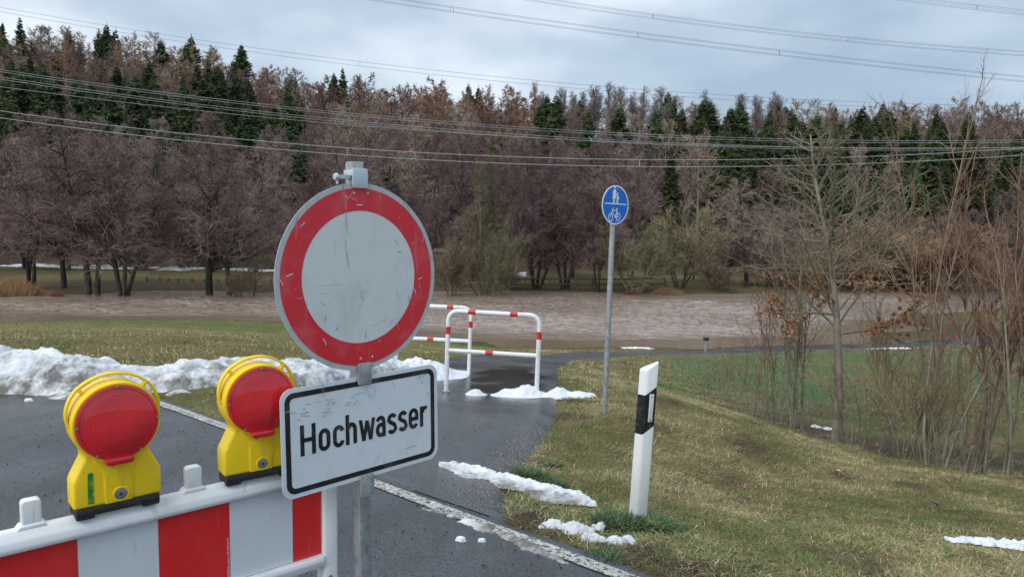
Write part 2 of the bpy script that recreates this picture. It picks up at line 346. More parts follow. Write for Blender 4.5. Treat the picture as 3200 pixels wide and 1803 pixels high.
# ------------------------------------------------------------------ ground colours
def lerp(a, b, t): return a+(b-a)*t[..., None]
def ground_col(x, y, z):
    n1 = fbm(x*.9, y*.9, 4); n2 = fbm(x*3.1+5, y*3.1, 3); n3 = fbm(x*.25+9, y*.25, 3)
    straw = np.array([.32, .24, .115]); olive = np.array([.14, .137, .045]); earth = np.array([.13, .075, .048]); green = np.array([.062, .115, .03])
    t = np.clip(.50+.65*n1+.4*n2, 0, 1); c = lerp(olive, straw, t)
    c = lerp(c, earth*np.ones_like(c), np.clip((n2*.6+fbm(x*1.7-8, y*1.7, 3)-.27)*2.6, 0, .85))
    # greener near the paved edge and by the delineator
    g = np.clip(1-np.abs(y-(4.2-.93*x)-.9)/1.1, 0, 1)*np.clip(.55+n1, 0, 1)*.55; c = lerp(c, (green*1.25)*np.ones_like(c), g)
    rd = np.exp(-((y-(4.2-.93*x)-.50-.2*n2)/.17)**2)*np.clip((x+.4)*2, 0, 1); c = lerp(c, np.array([.075, .05, .035])*np.ones_like(c), np.clip(rd*.8, 0, 1))
    # flat green field beyond the shrubs
    f = np.clip((y-(12.5-.2*x))/2.2, 0, 1)*np.clip((x-(2.2+.2*(y-14)))/1.5, 0, 1)*np.clip((33-y)/2, 0, 1)
    fc = lerp(np.array([.11, .17, .065]), np.array([.19, .175, .085]), np.clip(.45+n3+.5*n1, 0, 1)); fc = lerp(fc, np.array([.13, .09, .055])*np.ones_like(fc), np.clip((n1-.25)*1.6, 0, .5))
    c = lerp(c, fc, f)
    mud = np.clip(1-np.abs(np.hypot((x-4.9)/2.6, (y-25.5)/2.2))/1.0, 0, 1)*.9; c = lerp(c, np.array([.20, .13, .10])*np.ones_like(c), np.minimum(mud*2, .8))
    # left meadow
    m = np.clip((-x-1.2+.0*y)/1., 0, 1)*np.clip((y-9)/1., 0, 1)+np.clip((y-12)/2, 0, 1)*np.clip((1.0-(x-.12*y*0))/1, 0, 1); m = np.clip(m, 0, 1)*np.clip((46-y)/3, 0, 1)
    mc = lerp(np.array([.165, .15, .048]), np.array([.25, .19, .08]), np.clip(.5+.8*n1+.3*n3, 0, 1)); gb = np.exp(-((y-(33.5+.12*(-x))) / 3.2)**2)
    mc = lerp(mc, np.array([.10, .145, .035])*np.ones_like(mc), np.clip(gb*.9, 0, 1)); trk = np.exp(-((y-(29.5-.1*x+.6*n3))/.35)**2)*.7
    mc = lerp(mc, np.array([.06, .055, .03])*np.ones_like(mc), np.clip(trk, 0, 1)); c = lerp(c, mc, m)
    # wet shore and river bed
    wtt = np.clip(1-(z-WL)/.28, 0, 1)*np.clip((y-15)/4, 0, 1); c = lerp(c, np.array([.07, .05, .025])*np.ones_like(c), wtt*.85)
    # shrub bed litter
    sb = np.exp(-((y-(14.3-.55*x))/.8)**2)*np.clip((x-3)/1.5, 0, 1)*np.clip((14-y)/2, 0, 1)
    c = lerp(c, np.array([.10, .07, .055])*np.ones_like(c), np.clip(sb, 0, .85))
    # far bank meadow, then forest floor
    fb = np.clip((y-52)/3, 0, 1); c = lerp(c, np.array([.10, .07, .042])*np.ones_like(c), fb); fb = np.clip((y-61+2*n3)/3, 0, 1); c = lerp(c, lerp(np.array([.17, .145, .065]), np.array([.13, .088, .055]), np.clip(.5+1.2*n3, 0, 1)), fb)
    gbb = np.exp(-((z+3.75)/.12)**2)*fb; c = lerp(c, np.array([.13, .14, .04])*np.ones_like(c), np.clip(gbb*.35, 0, 1))
    ff = np.clip((y-78)/4, 0, 1); c = lerp(c, lerp(np.array([.10, .06, .045]), np.array([.15, .09, .07]), np.clip(.5+n1, 0, 1)), ff)
    return np.clip(c, 0, 1)

# ------------------------------------------------------------------ ground sheet
nr, ncx = 420, 420
tt = np.linspace(0, 1, nr); yy = -5+7.2*(np.exp(tt*4.35)-1)*(1.0); yy = yy*(420/yy[-1]); yy = np.interp(np.arange(nr), np.arange(nr), yy); yy[0] = -6
uu = np.linspace(-1.15, 1.15, ncx); YY, UU = np.meshgrid(yy, uu, indexing='ij'); XX = UU*(np.maximum(YY, -6)+12)
HH = H(XX, YY)
pv = paved(XX, YY, -.05)
rough = .035*fbm(XX*1.3, YY*1.3, 4)+.02*fbm(XX*6, YY*6, 2)
pv2 = paved(XX, YY, .25); HH = HH+np.where(pv2, 0, rough)*np.clip((40-YY)/5, .0, 1)+np.where(YY > 80, .6*fbm(XX*.08, YY*.08, 3), 0)
HH = HH-np.where(pv, .03, 0)
cols = ground_col(XX, YY, HH)
idx = np.arange(nr*ncx).reshape(nr, ncx)
Fq = np.stack([idx[:-1, :-1], idx[:-1, 1:], idx[1:, 1:], idx[1:, :-1]], -1).reshape(-1, 4)
me = mesh_np('ground', np.stack([XX, YY, HH], -1).reshape(-1, 3), Fq, smooth=True, col=cols.reshape(-1, 3))
m, nt, b = mat('ground_soil', rough=.95, spec=.15)
at = N(nt, 'ShaderNodeAttribute', attribute_name='Col'); nf = noise(nt, 28, 5, .7)
c = mixc(nt, .75, at.outputs['Color'], ramp(nt, nf, [(.3, g3(.45)), (.7, g3(1.45))]), 'MULTIPLY')
c = mixc(nt, ramp(nt, noise(nt, 5, 5, .7), [(.5, g3(0)), (.75, g3(.5))]), c, (.12, .085, .05))
L(nt, c, b.inputs['Base Color'])
bump(nt, b, noise(nt, 22, 6, .75), 1.0, .06)
tag(link('ground', me, None, m), kind='structure')

# ------------------------------------------------------------------ asphalt
def asphalt(name, wet):
    m, nt, b = mat(name, (.05, .05, .052), .4)
    tcn = N(nt, 'ShaderNodeTexCoord').outputs['Object']
    fine = noise(nt, 260, 2, .5, tcn); mid = noise(nt, 1.3, 6, .65, tcn, (1.6, .7, 1, .7)); mott = noise(nt, 75, 3, .8, tcn)
    c = ramp(nt, mott, [(.36, (.016, .017, .019)), (.62, (.088, .091, .098))])
    c = mixc(nt, .6, c, ramp(nt, mid, [(.35, g3(.5)), (.65, g3(1.4))]), 'MULTIPLY')
    sp = ramp(nt, noise(nt, 48, 2, .5, tcn), [(.71, g3(0)), (.74, g3(1))]); c = mixc(nt, sp, c, (.14, .13, .12))
    sd_ = ramp(nt, noise(nt, 34, 2, .5, tcn, stretch=(1, 1, 1, .7)), [(.74, g3(0)), (.76, g3(1))]); c = mixc(nt, sd_, c, (.006, .006, .006))
    rr = ramp(nt, noise(nt, 1.1, 4, .55, tcn), [(.35, g3(.16 if wet else .34)), (.65, g3(.40 if wet else .55))])
    # standing water in the dip behind the tube barrier
    sx = N(nt, 'ShaderNodeSeparateXYZ'); L(nt, tcn, sx.inputs[0])
    def quad(cx, cy, ax_, ay):
        a = N(nt, 'ShaderNodeMath', operation='SUBTRACT', i_1=cx); L(nt, sx.outputs[0], a.inputs[0]); a2 = N(nt, 'ShaderNodeMath', operation='DIVIDE', i_1=ax_); L(nt, a.outputs[0], a2.inputs[0])
        p = N(nt, 'ShaderNodeMath', operation='SUBTRACT', i_1=cy); L(nt, sx.outputs[1], p.inputs[0]); p2 = N(nt, 'ShaderNodeMath', operation='DIVIDE', i_1=ay); L(nt, p.outputs[0], p2.inputs[0])
        h = N(nt, 'ShaderNodeMath', operation='POWER', i_1=2.); L(nt, a2.outputs[0], h.inputs[0]); k = N(nt, 'ShaderNodeMath', operation='POWER', i_1=2.); L(nt, p2.outputs[0], k.inputs[0])
        s = N(nt, 'ShaderNodeMath', operation='ADD'); L(nt, h.outputs[0], s.inputs[0]); L(nt, k.outputs[0], s.inputs[1]); return s.outputs[0]
    q = quad(-.08, 11.1, .62, 2.2); nz = noise(nt, 1.7, 4, .55, tcn)
    s = N(nt, 'ShaderNodeMath', operation='MULTIPLY_ADD', i_1=2.4, i_2=-1.2); L(nt, nz, s.inputs[0]); s2 = N(nt, 'ShaderNodeMath', operation='ADD'); L(nt, s.outputs[0], s2.inputs[0]); L(nt, q, s2.inputs[1])
    pm = ramp(nt, s2.outputs[0], [(.45, g3(1)), (1.15, g3(0))])
    c = mixc(nt, pm, c, (.015, .015, .0155)); L(nt, c, b.inputs['Base Color'])
    rr = mixc(nt, pm, rr, g3(.17)); L(nt, rr, b.inputs['Roughness'])
    inv = N(nt, 'ShaderNodeMath', operation='SUBTRACT', i_0=1.12); L(nt, pm, inv.inputs[1])
    hh = N(nt, 'ShaderNodeMath', operation='MULTIPLY'); L(nt, mixc(nt, .5, fine, mott), hh.inputs[0]); L(nt, inv.outputs[0], hh.inputs[1])
    bump(nt, b, hh.outputs[0], .35 if wet else .7, .006)
    return m
MT['asphalt'] = asphalt('asphalt', False); MT['asphalt_wet'] = asphalt('asphalt_wet', True)
xs = np.linspace(-16, 5.2, 260); vv = np.linspace(0, 1, 160)
XX2, VV = np.meshgrid(xs, vv, indexing='ij'); top = road_top(XX2); top = np.maximum(top, -3)
YY2 = -6+(top+6)*VV; ZZ2 = H(XX2, YY2)+.012-np.where(VV > .999, np.where(inpoly(XX2, YY2, POLY), 0, .05), 0)
i2 = np.arange(XX2.size).reshape(XX2.shape); Fq = np.stack([i2[:-1, :-1], i2[1:, :-1], i2[1:, 1:], i2[:-1, 1:]], -1).reshape(-1, 4)
tag(link('road', mesh_np('road', np.stack([XX2, YY2, ZZ2], -1).reshape(-1, 3), Fq, smooth=True), None, MT['asphalt']), kind='structure')
def resamp(Pp, n):
    t = np.linspace(0, len(Pp)-1, n); k = np.arange(len(Pp)); return np.stack([np.interp(t, k, Pp[:, 0]), np.interp(t, k, Pp[:, 1])], 1)
def smoothp(a, it=3):
    for _ in range(it): a[1:-1] = (a[:-2]+2*a[1:-1]+a[2:])/4
    return a
A = smoothp(resamp(PL, 260), 8); B = smoothp(resamp(PR, 260), 8)
wob = .03*fbm(np.arange(260)*.35, np.zeros(260)+.3, 3); A[:, 0] += wob; B[:, 0] += .04*fbm(np.arange(260)*.3+40, np.zeros(260)+.7, 3)
# the path starts under the road's edge
ww = np.linspace(0, 1, 28); XYp = A[:, None]*(1-ww)[None, :, None]+B[:, None]*ww[None, :, None]
Zp = H(XYp[..., 0], XYp[..., 1])+.018; Zp[:, 0] -= .05; Zp[:, -1] -= .05; ov = XYp[..., 1] < road_top(XYp[..., 0])-.05; Zp = np.where(ov, Zp-.022, Zp)
i2 = np.arange(Zp.size).reshape(Zp.shape); Fq = np.stack([i2[:-1, :-1], i2[:-1, 1:], i2[1:, 1:], i2[1:, :-1]], -1).reshape(-1, 4)
tag(link('path', mesh_np('path', np.dstack([XYp, Zp]).reshape(-1, 3), Fq, smooth=True), None, MT['asphalt_wet']), kind='structure')
# painted edge line, worn
def line_mesh():
    xs = np.linspace(-3.75, 4.3, 400); yc = 4.2-.93*xs; wd = .055
    n = np.array([.681, .732]); V = []
    for k in (-1, -.33, .33, 1):
        X = xs+n[0]*wd*k; Y = yc+n[1]*wd*k; V.append(np.stack([X, Y, H(X, Y)+.019], 1))
    V = np.stack(V, 1).reshape(-1, 3); i = np.arange(1600).reshape(400, 4)
    return mesh_np('edge_line', V, np.stack([i[:-1, :-1], i[:-1, 1:], i[1:, 1:], i[1:, :-1]], -1).reshape(-1, 4))
m, nt, b = mat('road_paint', (.5, .48, .43), .75)
tcn = N(nt, 'ShaderNodeTexCoord').outputs['Object']
wn = ramp(nt, noise(nt, 38, 6, .75, tcn), [(.44, g3(0)), (.5, g3(1))]); wc = ramp(nt, noise(nt, 9, 4, .6, tcn), [(.3, (.34, .32, .28)), (.7, (.60, .58, .53))])
L(nt, mixc(nt, wn, (.05, .05, .052), wc), b.inputs['Base Color']); bump(nt, b, noise(nt, 60, 5, .7, tcn), .8, .01)
tag(link('road_marking', line_mesh(), None, m), kind='structure')

# ------------------------------------------------------------------ flood water
m, nt, b = mat('flood_water', (.15, .095, .055), .07, spec=.5)
tcn = N(nt, 'ShaderNodeTexCoord').outputs['Object']
a1 = noise(nt, 1.2, 3, .5, tcn, (.5, 1.6, 1)); a2 = noise(nt, 4, 2, .5, tcn, (.6, 1.3, 1)); calm = ramp(nt, noise(nt, .06, 4, .6, tcn, (.45, 1.3, 1, .1)), [(.36, g3(.45)), (.52, g3(1))])
ad = N(nt, 'ShaderNodeMath', operation='ADD'); L(nt, a1, ad.inputs[0]); L(nt, a2, ad.inputs[1])
hm0 = N(nt, 'ShaderNodeMath', operation='MULTIPLY'); L(nt, ad.outputs[0], hm0.inputs[0]); L(nt, calm, hm0.inputs[1]); wat = N(nt, 'ShaderNodeAttribute', attribute_name='Col'); hm = N(nt, 'ShaderNodeMath', operation='MULTIPLY'); L(nt, hm0.outputs[0], hm.inputs[0]); L(nt, wat.outputs['Fac'], hm.inputs[1])
bump(nt, b, hm.outputs[0], 1.0, .22)
c = ramp(nt, noise(nt, .12, 4, .6, tcn, (.4, 1.4, 1)), [(.3, (.20, .138, .092)), (.7, (.32, .24, .195))])
fm = ramp(nt, noise(nt, 1.3, 7, .75, tcn, (.3, 1.6, 1)), [(.60, g3(0)), (.75, g3(.22))]); c = mixc(nt, fm, c, (.50, .43, .40))
L(nt, c, b.inputs['Base Color'])
wy = 24+76*np.linspace(0, 1, 520)**1.25; wu = np.linspace(-1.1, 1.1, 620); WY, WU = np.meshgrid(wy, wu, indexing='ij'); WX = WU*(WY+20); dep = np.clip((WL-H(WX, WY, False)-.18)/.5, .06, 1)
WZ = WL+dep*(.09*fbm(WX*.8, WY*1.3, 3, .6)+.05*fbm(WX*2.2+4, WY*3.0, 2))*(.55+.9*np.clip(.5+fbm(WX*.12, WY*.2, 2), 0, 1)); i = np.arange(WX.size).reshape(WX.shape)
wm = mesh_np('river', np.stack([WX, WY, WZ], -1).reshape(-1, 3), np.stack([i[:-1, :-1], i[:-1, 1:], i[1:, 1:], i[1:, :-1]], -1).reshape(-1, 4), smooth=True, col=np.repeat(np.where(WY < 46, dep, np.maximum(dep, .6)).reshape(-1, 1), 3, 1)); tag(link('flood_water', wm, None, m), kind='structure')

# ------------------------------------------------------------------ branching plants
def frames(D):
    up = np.where(np.abs(D[:, 2:3]) < .9, np.array([[0, 0, 1.]]), np.array([[1., 0, 0]]))
    a = np.cross(D, up); a /= np.linalg.norm(a, axis=1, keepdims=True)+1e-9; return a, np.cross(D, a)
def segs_mesh(S, n):
    """S: (m,8) p0 p1 r0 r1 -> prisms with n sides"""
    S = np.asarray(S, float); P0, P1, r0_, r1_ = S[:, :3], S[:, 3:6], S[:, 6:7], S[:, 7:8]
    D = P1-P0; D = D/(np.linalg.norm(D, axis=1, keepdims=True)+1e-9); a, b = frames(D); V = []
    for p, r in ((P0, r0_), (P1, r1_)):
        for k in range(n):
            t = 2*math.pi*k/n; V.append(p+r*(a*math.cos(t)+b*math.sin(t)))
    V = np.stack(V, 1); m = len(S); base = (np.arange(m)*2*n)[:, None]
    Fc = np.stack([np.concatenate([base+k, base+(k+1) % n, base+n+(k+1) % n, base+n+k], 1) for k in range(n)], 1).reshape(-1, 4)
    return V.reshape(-1, 3), Fc
def blades_mesh(Bl, rng, taper=True):
    """Bl: (m,7) p0 p1 width -> single triangles as degenerate quads avoided: use tri list"""
    Bl = np.asarray(Bl, float); P0, P1, w_ = Bl[:, :3], Bl[:, 3:6], Bl[:, 6:7]
    D = P1-P0; r = rng.normal(size=D.shape); s = np.cross(D, r); s /= np.linalg.norm(s, axis=1, keepdims=True)+1e-9
    V = np.stack([P0-s*w_/2, P0+s*w_/2, P1+s*w_*.15, P1-s*w_*.15], 1).reshape(-1, 3)
    return V, (np.arange(len(Bl))*4)[:, None]+np.arange(4)[None]
def join(parts):
    V = []; Fc = []; o = 0
    for v, f in parts:
        if len(v) == 0: continue
        V.append(v); Fc.append(f+o); o += len(v)
    return np.concatenate(V), np.concatenate(Fc)
def unit(v): return v/(np.linalg.norm(v)+1e-9)
def turn(d, ang, az_):
    a = unit(np.cross(d, [0, 0, 1.] if abs(d[2]) < .95 else [1., 0, 0])); b = np.cross(d, a)
    return unit(d*math.cos(ang)+(a*math.cos(az_)+b*math.sin(az_))*math.sin(ang))
class Plant:
    """levels: list of dict(n, t0, ang, angv, len(fn t)->ratio, up, wig, seg, thin)"""
    def __init__(s, seed): s.r = np.random.default_rng(seed); s.lv = []
    def line(s, p, d, ln, r, r_end, seg, up, wig, lvl):
        pts = [np.array(p, float)]; ds = []; d = unit(np.array(d, float)); st = ln/seg
        for i in range(seg):
            d = unit(d+s.r.normal(size=3)*wig+np.array([0, 0, up])); ds.append(d); pts.append(pts[-1]+d*st)
        rad = np.linspace(r, r_end, seg+1)
        while len(s.lv) <= lvl: s.lv.append([])
        for i in range(seg): s.lv[lvl].append((*pts[i], *pts[i+1], rad[i], rad[i+1]))
        return pts, ds, rad
    def grow(s, p, d, ln, r, L_, k=0):
        q = L_[k]; last = k == len(L_)-1
        pts, ds, rad = s.line(p, d, ln, r, r*q.get('tip', .25), q.get('seg', 4), q.get('up', 0), q.get('wig', .08), k)
        if last: return
        c = L_[k+1]; n = c['n']; n = int(round(n*s.r.uniform(.8, 1.2))) if k else n
        t0 = c.get('t0', .15); off = s.r.uniform(0, 6.28)
        for i in range(n):
            t = t0+(c.get('t1', 1)-t0)*(i+s.r.uniform(0, 1))/n; x = min(t, .999)*(len(pts)-1); j = int(x); f = x-j
            pos = pts[j]*(1-f)+pts[j+1]*f; an = s.r.normal(c['ang'], c.get('angv', .18)); azz = off+i*2.4+s.r.normal()*.5
            nd = turn(ds[j], an, azz); rr = min(rad[j]*.8, r*c.get('rr', .4)*(1.1-.6*t)+.001); l = ln*c['len'](t)*s.r.uniform(.75, 1.2)
            s.grow(pos, nd, l, rr, L_, k+1)

def tree_meshes(name, pl, tube_lv, blade_w, sides=4, mats=None, minr=.004):
    """tubes for the first tube_lv levels, blades for the rest; returns trunk mesh and crown mesh"""
    tr = segs_mesh(np.array(pl.lv[0]), max(sides, 6) if sides > 3 else 5)
    mt_ = mesh_np(name+'_trunk', *tr, smooth=True); mt_.materials.append(mats[0])
    parts = []; mi = []
    for k in range(1, len(pl.lv)):
        A_ = np.array(pl.lv[k])
        if k < tube_lv:
            v, f = segs_mesh(A_, sides if k < 2 else 3); parts.append((v, f)); mi += [0 if k < 2 else 1]*len(f)
        else:
            Bl = np.concatenate([A_[:, :6], np.full((len(A_), 1), blade_w*(1.25 if k == tube_lv and len(pl.lv)-1 > tube_lv else 1))], 1); v, f = blades_mesh(Bl, pl.r); parts.append((v, f)); mi += [1]*len(f)
    V, Fc = join(parts); mc = mesh_np(name+'_crown', V, Fc, mi=mi); mc.materials.append(mats[0]); mc.materials.append(mats[1]); return mt_, mc
def merged(name, mt_, mc, mats):
    """one mesh with both, for far trees"""
    def arr(me):
        v = np.empty(len(me.vertices)*3, np.float32); me.vertices.foreach_get('co', v); f = np.empty(len(me.loops), np.int32); me.loops.foreach_get('vertex_index', f)
        i = np.empty(len(me.polygons), np.int32); me.polygons.foreach_get('material_index', i); return v.reshape(-1, 3), f.reshape(-1, 4), i
    a = arr(mt_); b_ = arr(mc); V, Fc = join([a[:2], b_[:2]]); me = mesh_np(name, V, Fc, mi=np.concatenate([a[2], b_[2]]))
    for m in mats: me.materials.append(m)
    return me

# all prototypes are 10 m tall and get scaled
def alder(seed, stems=1, mats=('alder_bark', 'alder_twig'), wide=1.0, dens=1.0, bw=.022):
    p = Plant(seed); mats = [MT[k] for k in mats]
    for i in range(stems):
        an = 0 if stems == 1 else p.r.uniform(.08, .30); az_ = 6.28*i/stems+p.r.uniform(-.4, .4)
        d = (math.sin(an)*math.cos(az_), math.sin(an)*math.sin(az_), math.cos(an)); hs = 10*p.r.uniform(.82, 1) if i else 10
        p.grow((math.cos(az_)*.12*(stems > 1), math.sin(az_)*.12*(stems > 1), -.3), d, hs, .19 if stems == 1 else .12,
               [dict(seg=9, wig=.05, tip=.12), dict(n=int((26 if stems == 1 else 13)*dens), t0=.2, ang=1.05, angv=.22, len=lambda t: wide*(.36*(1-t)+.09), up=.06, wig=.13, seg=4, rr=.42),
                dict(n=8, t0=.2, ang=.75, angv=.3, len=lambda t: .42*(1-t)+.16, up=.03, wig=.2, seg=2, rr=.4), dict(n=7, t0=.1, ang=.7, angv=.3, len=lambda t: .6, wig=.2, seg=1), dict(n=5, t0=.15, ang=.6, angv=.3, len=lambda t: .65, seg=1)])
    return tree_meshes('alder', p, 3, bw, 4, mats)
def willow(seed, mats=('willow_bark', 'willow_twig'), stems=6, spread=.65, dn=12):
    p = Plant(seed); mats = [MT[k] for k in mats]
    for i in range(stems):
        an = p.r.uniform(.15, spread); az_ = 6.28*i/stems+p.r.uniform(-.4, .4)
        d = (math.sin(an)*math.cos(az_), math.sin(an)*math.sin(az_), math.cos(an))
        p.grow((math.cos(az_)*.2, math.sin(az_)*.2, -.2), d, 9.5*p.r.uniform(.7, 1)*(1-.25*an), .12,
               [dict(seg=7, wig=.09, tip=.1, up=.01), dict(n=dn, t0=.22, ang=.75, angv=.25, len=lambda t: .34*(1-t)+.12, up=.10, wig=.12, seg=4, rr=.4),
                dict(n=8, t0=.15, ang=.55, angv=.25, len=lambda t: .4, up=.10, wig=.15, seg=2), dict(n=5, t0=.1, ang=.45, angv=.2, len=lambda t: .7, up=.1, seg=1), dict(n=4, t0=.1, ang=.4, len=lambda t: .7, seg=1)])
    return tree_meshes('willow', p, 3, .034, 4, mats)
def hillbare(seed, mats, ang=.6, wide=.22, t0=.3, bw=.042, n=22):
    p = Plant(seed); mats = [MT[k] for k in mats]
    p.grow((0, 0, -.5), (0, 0, 1), 10, .13, [dict(seg=7, wig=.035, tip=.12), dict(n=n, t0=t0, ang=ang, angv=.15, len=lambda t: wide*(1.1-t)+.06, up=.08, wig=.1, seg=3, rr=.35),
           dict(n=7, t0=.2, ang=.6, angv=.25, len=lambda t: .4, up=.05, wig=.15, seg=1), dict(n=5, t0=.1, ang=.55, len=lambda t: .7, seg=1), dict(n=3, t0=.1, ang=.5, len=lambda t: .7, seg=1)])
    return tree_meshes('bare', p, 2, bw, 3, mats)
def spruce(seed, green='spruce_green', wide=.19, gaps=.1, droop=.25, top=.0, pine=False):
    r = np.random.default_rng(seed); S = [(0, 0, z, 0, 0, z+1, .14*(1-z/10.5), .14*(1-(z+1)/10.5)) for z in np.arange(-.5, 9.7, 1)]
    Bl = []; z = .6 if not pine else 3.0
    while z < 9.95:
        q = z/10; rad = 10*wide*((1-q)**.8)*r.uniform(.75, 1.12)+.08
        if pine: rad = 10*wide*math.sin(min(1, (1.02-q)*1.7)*1.57)*r.uniform(.7, 1.1)
        nb = 7 if q < .85 else 5
        for i in range(nb):
            if r.random() < gaps: continue
            az_ = r.uniform(0, 6.28); dx, dy = math.cos(az_), math.sin(az_); ln = rad*r.uniform(.7, 1.1); el = droop*(1.2-q*1.9)
            prev = np.array([0, 0, z]); ns = 5
            for k in range(1, ns+1):
                t = k/ns; pt = np.array([dx*ln*t, dy*ln*t, z-ln*el*t+ln*.22*t*t]); wd = (.30*(1-.55*t)+.04)*min(1, rad)+.05
                Bl.append((*prev, *(pt+[0, 0, .0]), .10))
                for sgn in (-1, 1):
                    for h in range(2):
                        sd_ = np.array([-dy*sgn, dx*sgn, 0])*r.uniform(.6, 1.1)+np.array([dx, dy, 0])*.55+np.array([0, 0, -.35+r.normal()*.25 if not pine else .35])
                        Bl.append((*(prev+(pt-prev)*h*.5), *(prev+(pt-prev)*h*.5+sd_*wd*1.6), wd*.62))
                prev = pt
        z += (.27 if q < .7 else .2)*r.uniform(.7, 1.3)*(2.0 if pine else 1)
    for k in range(6): Bl.append((0, 0, 9.4+.1*k, r.normal()*.1, r.normal()*.1, 9.75+.12*k, .06))
    v, f = segs_mesh(np.array(S), 5); mt_ = mesh_np('spruce_trunk', v, f, smooth=True); mt_.materials.append(MT['grey_bark'])
    v, f = blades_mesh(np.array(Bl), r); mc = mesh_np('spruce_crown', v, f); mc.materials.append(MT['grey_bark']); mc.materials.append(MT[green])
    mc.polygons.foreach_set('material_index', [1]*len(mc.polygons)); return mt_, mc
def far(name, fn, mats):
    a, b_ = fn; return merged(name, a, b_, [MT[k] for k in mats])
FARP = {
 'spruce_tree': [far('spruce', spruce(20+i, wide=w_, gaps=g_, droop=d_), ('grey_bark', 'spruce_green')) for i, (w_, g_, d_) in enumerate([(.27, .12, .4), (.31, .2, .3), (.24, .25, .45), (.21, .4, .25)])],
 'pine_tree': [far('pine', spruce(31, 'pine_green', .2, .15, .1, pine=True), ('grey_bark', 'pine_green'))],
 'larch_tree': [far('larch', hillbare(40+i, ('grey_bark', 'larch_twig'), 1.15, .2, .15, .05, 34), ('grey_bark', 'larch_twig')) for i in range(2)],
 'bare_tree': [far('bare', hillbare(50+i, ('grey_bark', 'brown_twig'), .75, .26, .2), ('grey_bark', 'brown_twig')) for i in range(3)],
 'beech_tree': [far('beech', hillbare(60+i, ('grey_bark', 'grey_twig'), .36, .22, .5, .03, 20), ('grey_bark', 'grey_twig')) for i in range(2)],
}
ALD = [alder(1), alder(2, wide=1.15), alder(3, 3), alder(4, 4, dens=1.1)]
FARP['alder_tree'] = [far('alder', a, ('alder_bark', 'alder_twig')) for a in ALD[:3]]
DOME = [willow(13, ('willow_bark', 'tan_twig'), 12, 1.0, 18)]
WIL = [willow(11), willow(12, ('willow_bark', 'olive_twig'), 7, .8)]
POP = [hillbare(70, ('pale_bark', 'olive_twig'), .5, .22, .15, .035, 26)]
BRN = [alder(8, 1, ('alder_bark', 'brown_twig'), 1.0)]

def put(name, me, x, y, z, s, rz, lean=None, parts=None):
    """parts: (trunk mesh, crown mesh) -> empty with two children, else one object"""
    if parts:
        o = bpy.data.objects.new(name, None); sc.collection.objects.link(o)
        for nm, mm in (('trunk', parts[0]), ('crown', parts[1])):
            c = bpy.data.objects.new(nm, mm); sc.collection.objects.link(c); c.parent = o
    else:
        o = bpy.data.objects.new(name, me); sc.collection.objects.link(o)
    o.location = (x, y, z); o.scale = (s[0], s[0], s[1]); o.rotation_euler = (lean[0] if lean else 0, lean[1] if lean else 0, rz); return o

FARLAB = {
 'spruce_tree': ('dark green spruce standing in the forest on the far hillside', 'spruces on the far hillside', 'spruce'),
 'pine_tree': ('lighter blue-green pine with layered boughs among the hillside spruces', 'pines on the far hillside', 'pine tree'),
 'larch_tree': ('leafless reddish-tan larch in the forest on the far hillside', 'bare larches on the far hillside', 'larch'),
 'bare_tree': ('leafless brown deciduous tree in the forest on the far hillside', 'leafless brown trees on the far hillside', 'tree'),
 'beech_tree': ('tall leafless grey tree with upswept branches on the ridge', 'tall bare grey trees on the ridge', 'tree'),
 'alder_tree': ('leafless purple-brown alder at the foot of the wooded hillside', 'purple alders at the foot of the hillside', 'alder'),
}
cnt = {}
def species(px, t):
    r = rnd.random()
    if px < 950:
        if t > .8: return 'spruce_tree' if r < .45 else ('larch_tree' if r < .75 else 'bare_tree')
        if t > .5: return 'bare_tree' if r < .5 else ('larch_tree' if r < .72 else 'spruce_tree')
        if t > .16: return 'spruce_tree' if r < (.8 if px < 900 else .4) else 'bare_tree'
        return 'alder_tree' if r < .5 else 'spruce_tree'
    if px < 1640:
        if t > .8: return 'larch_tree' if r < .5 else ('bare_tree' if r < .9 else 'spruce_tree')
        if t > .3: return 'larch_tree' if r < .4 else ('bare_tree' if r < .9 else 'spruce_tree')
        return 'alder_tree' if r < .5 else ('bare_tree' if r < .88 else 'spruce_tree')
    if px < 2060:
        if t > .72: return 'beech_tree' if r < .85 else 'bare_tree'
        if t > .45: return 'bare_tree' if r < .6 else 'spruce_tree'
        if t > .15: return 'spruce_tree' if r < .6 else 'alder_tree'
        return 'alder_tree'
    if px < 2420:
        if t > .66: return 'beech_tree' if r < .6 else ('larch_tree' if r < .75 else 'bare_tree' if r < .93 else 'spruce_tree')
        return 'spruce_tree' if r < .85 else 'bare_tree'
    if t > .50: return 'bare_tree' if r < .76 else ('larch_tree' if r < .84 else 'spruce_tree')
    return 'spruce_tree' if r < .88 else 'bare_tree'
D = 81.; row = 0
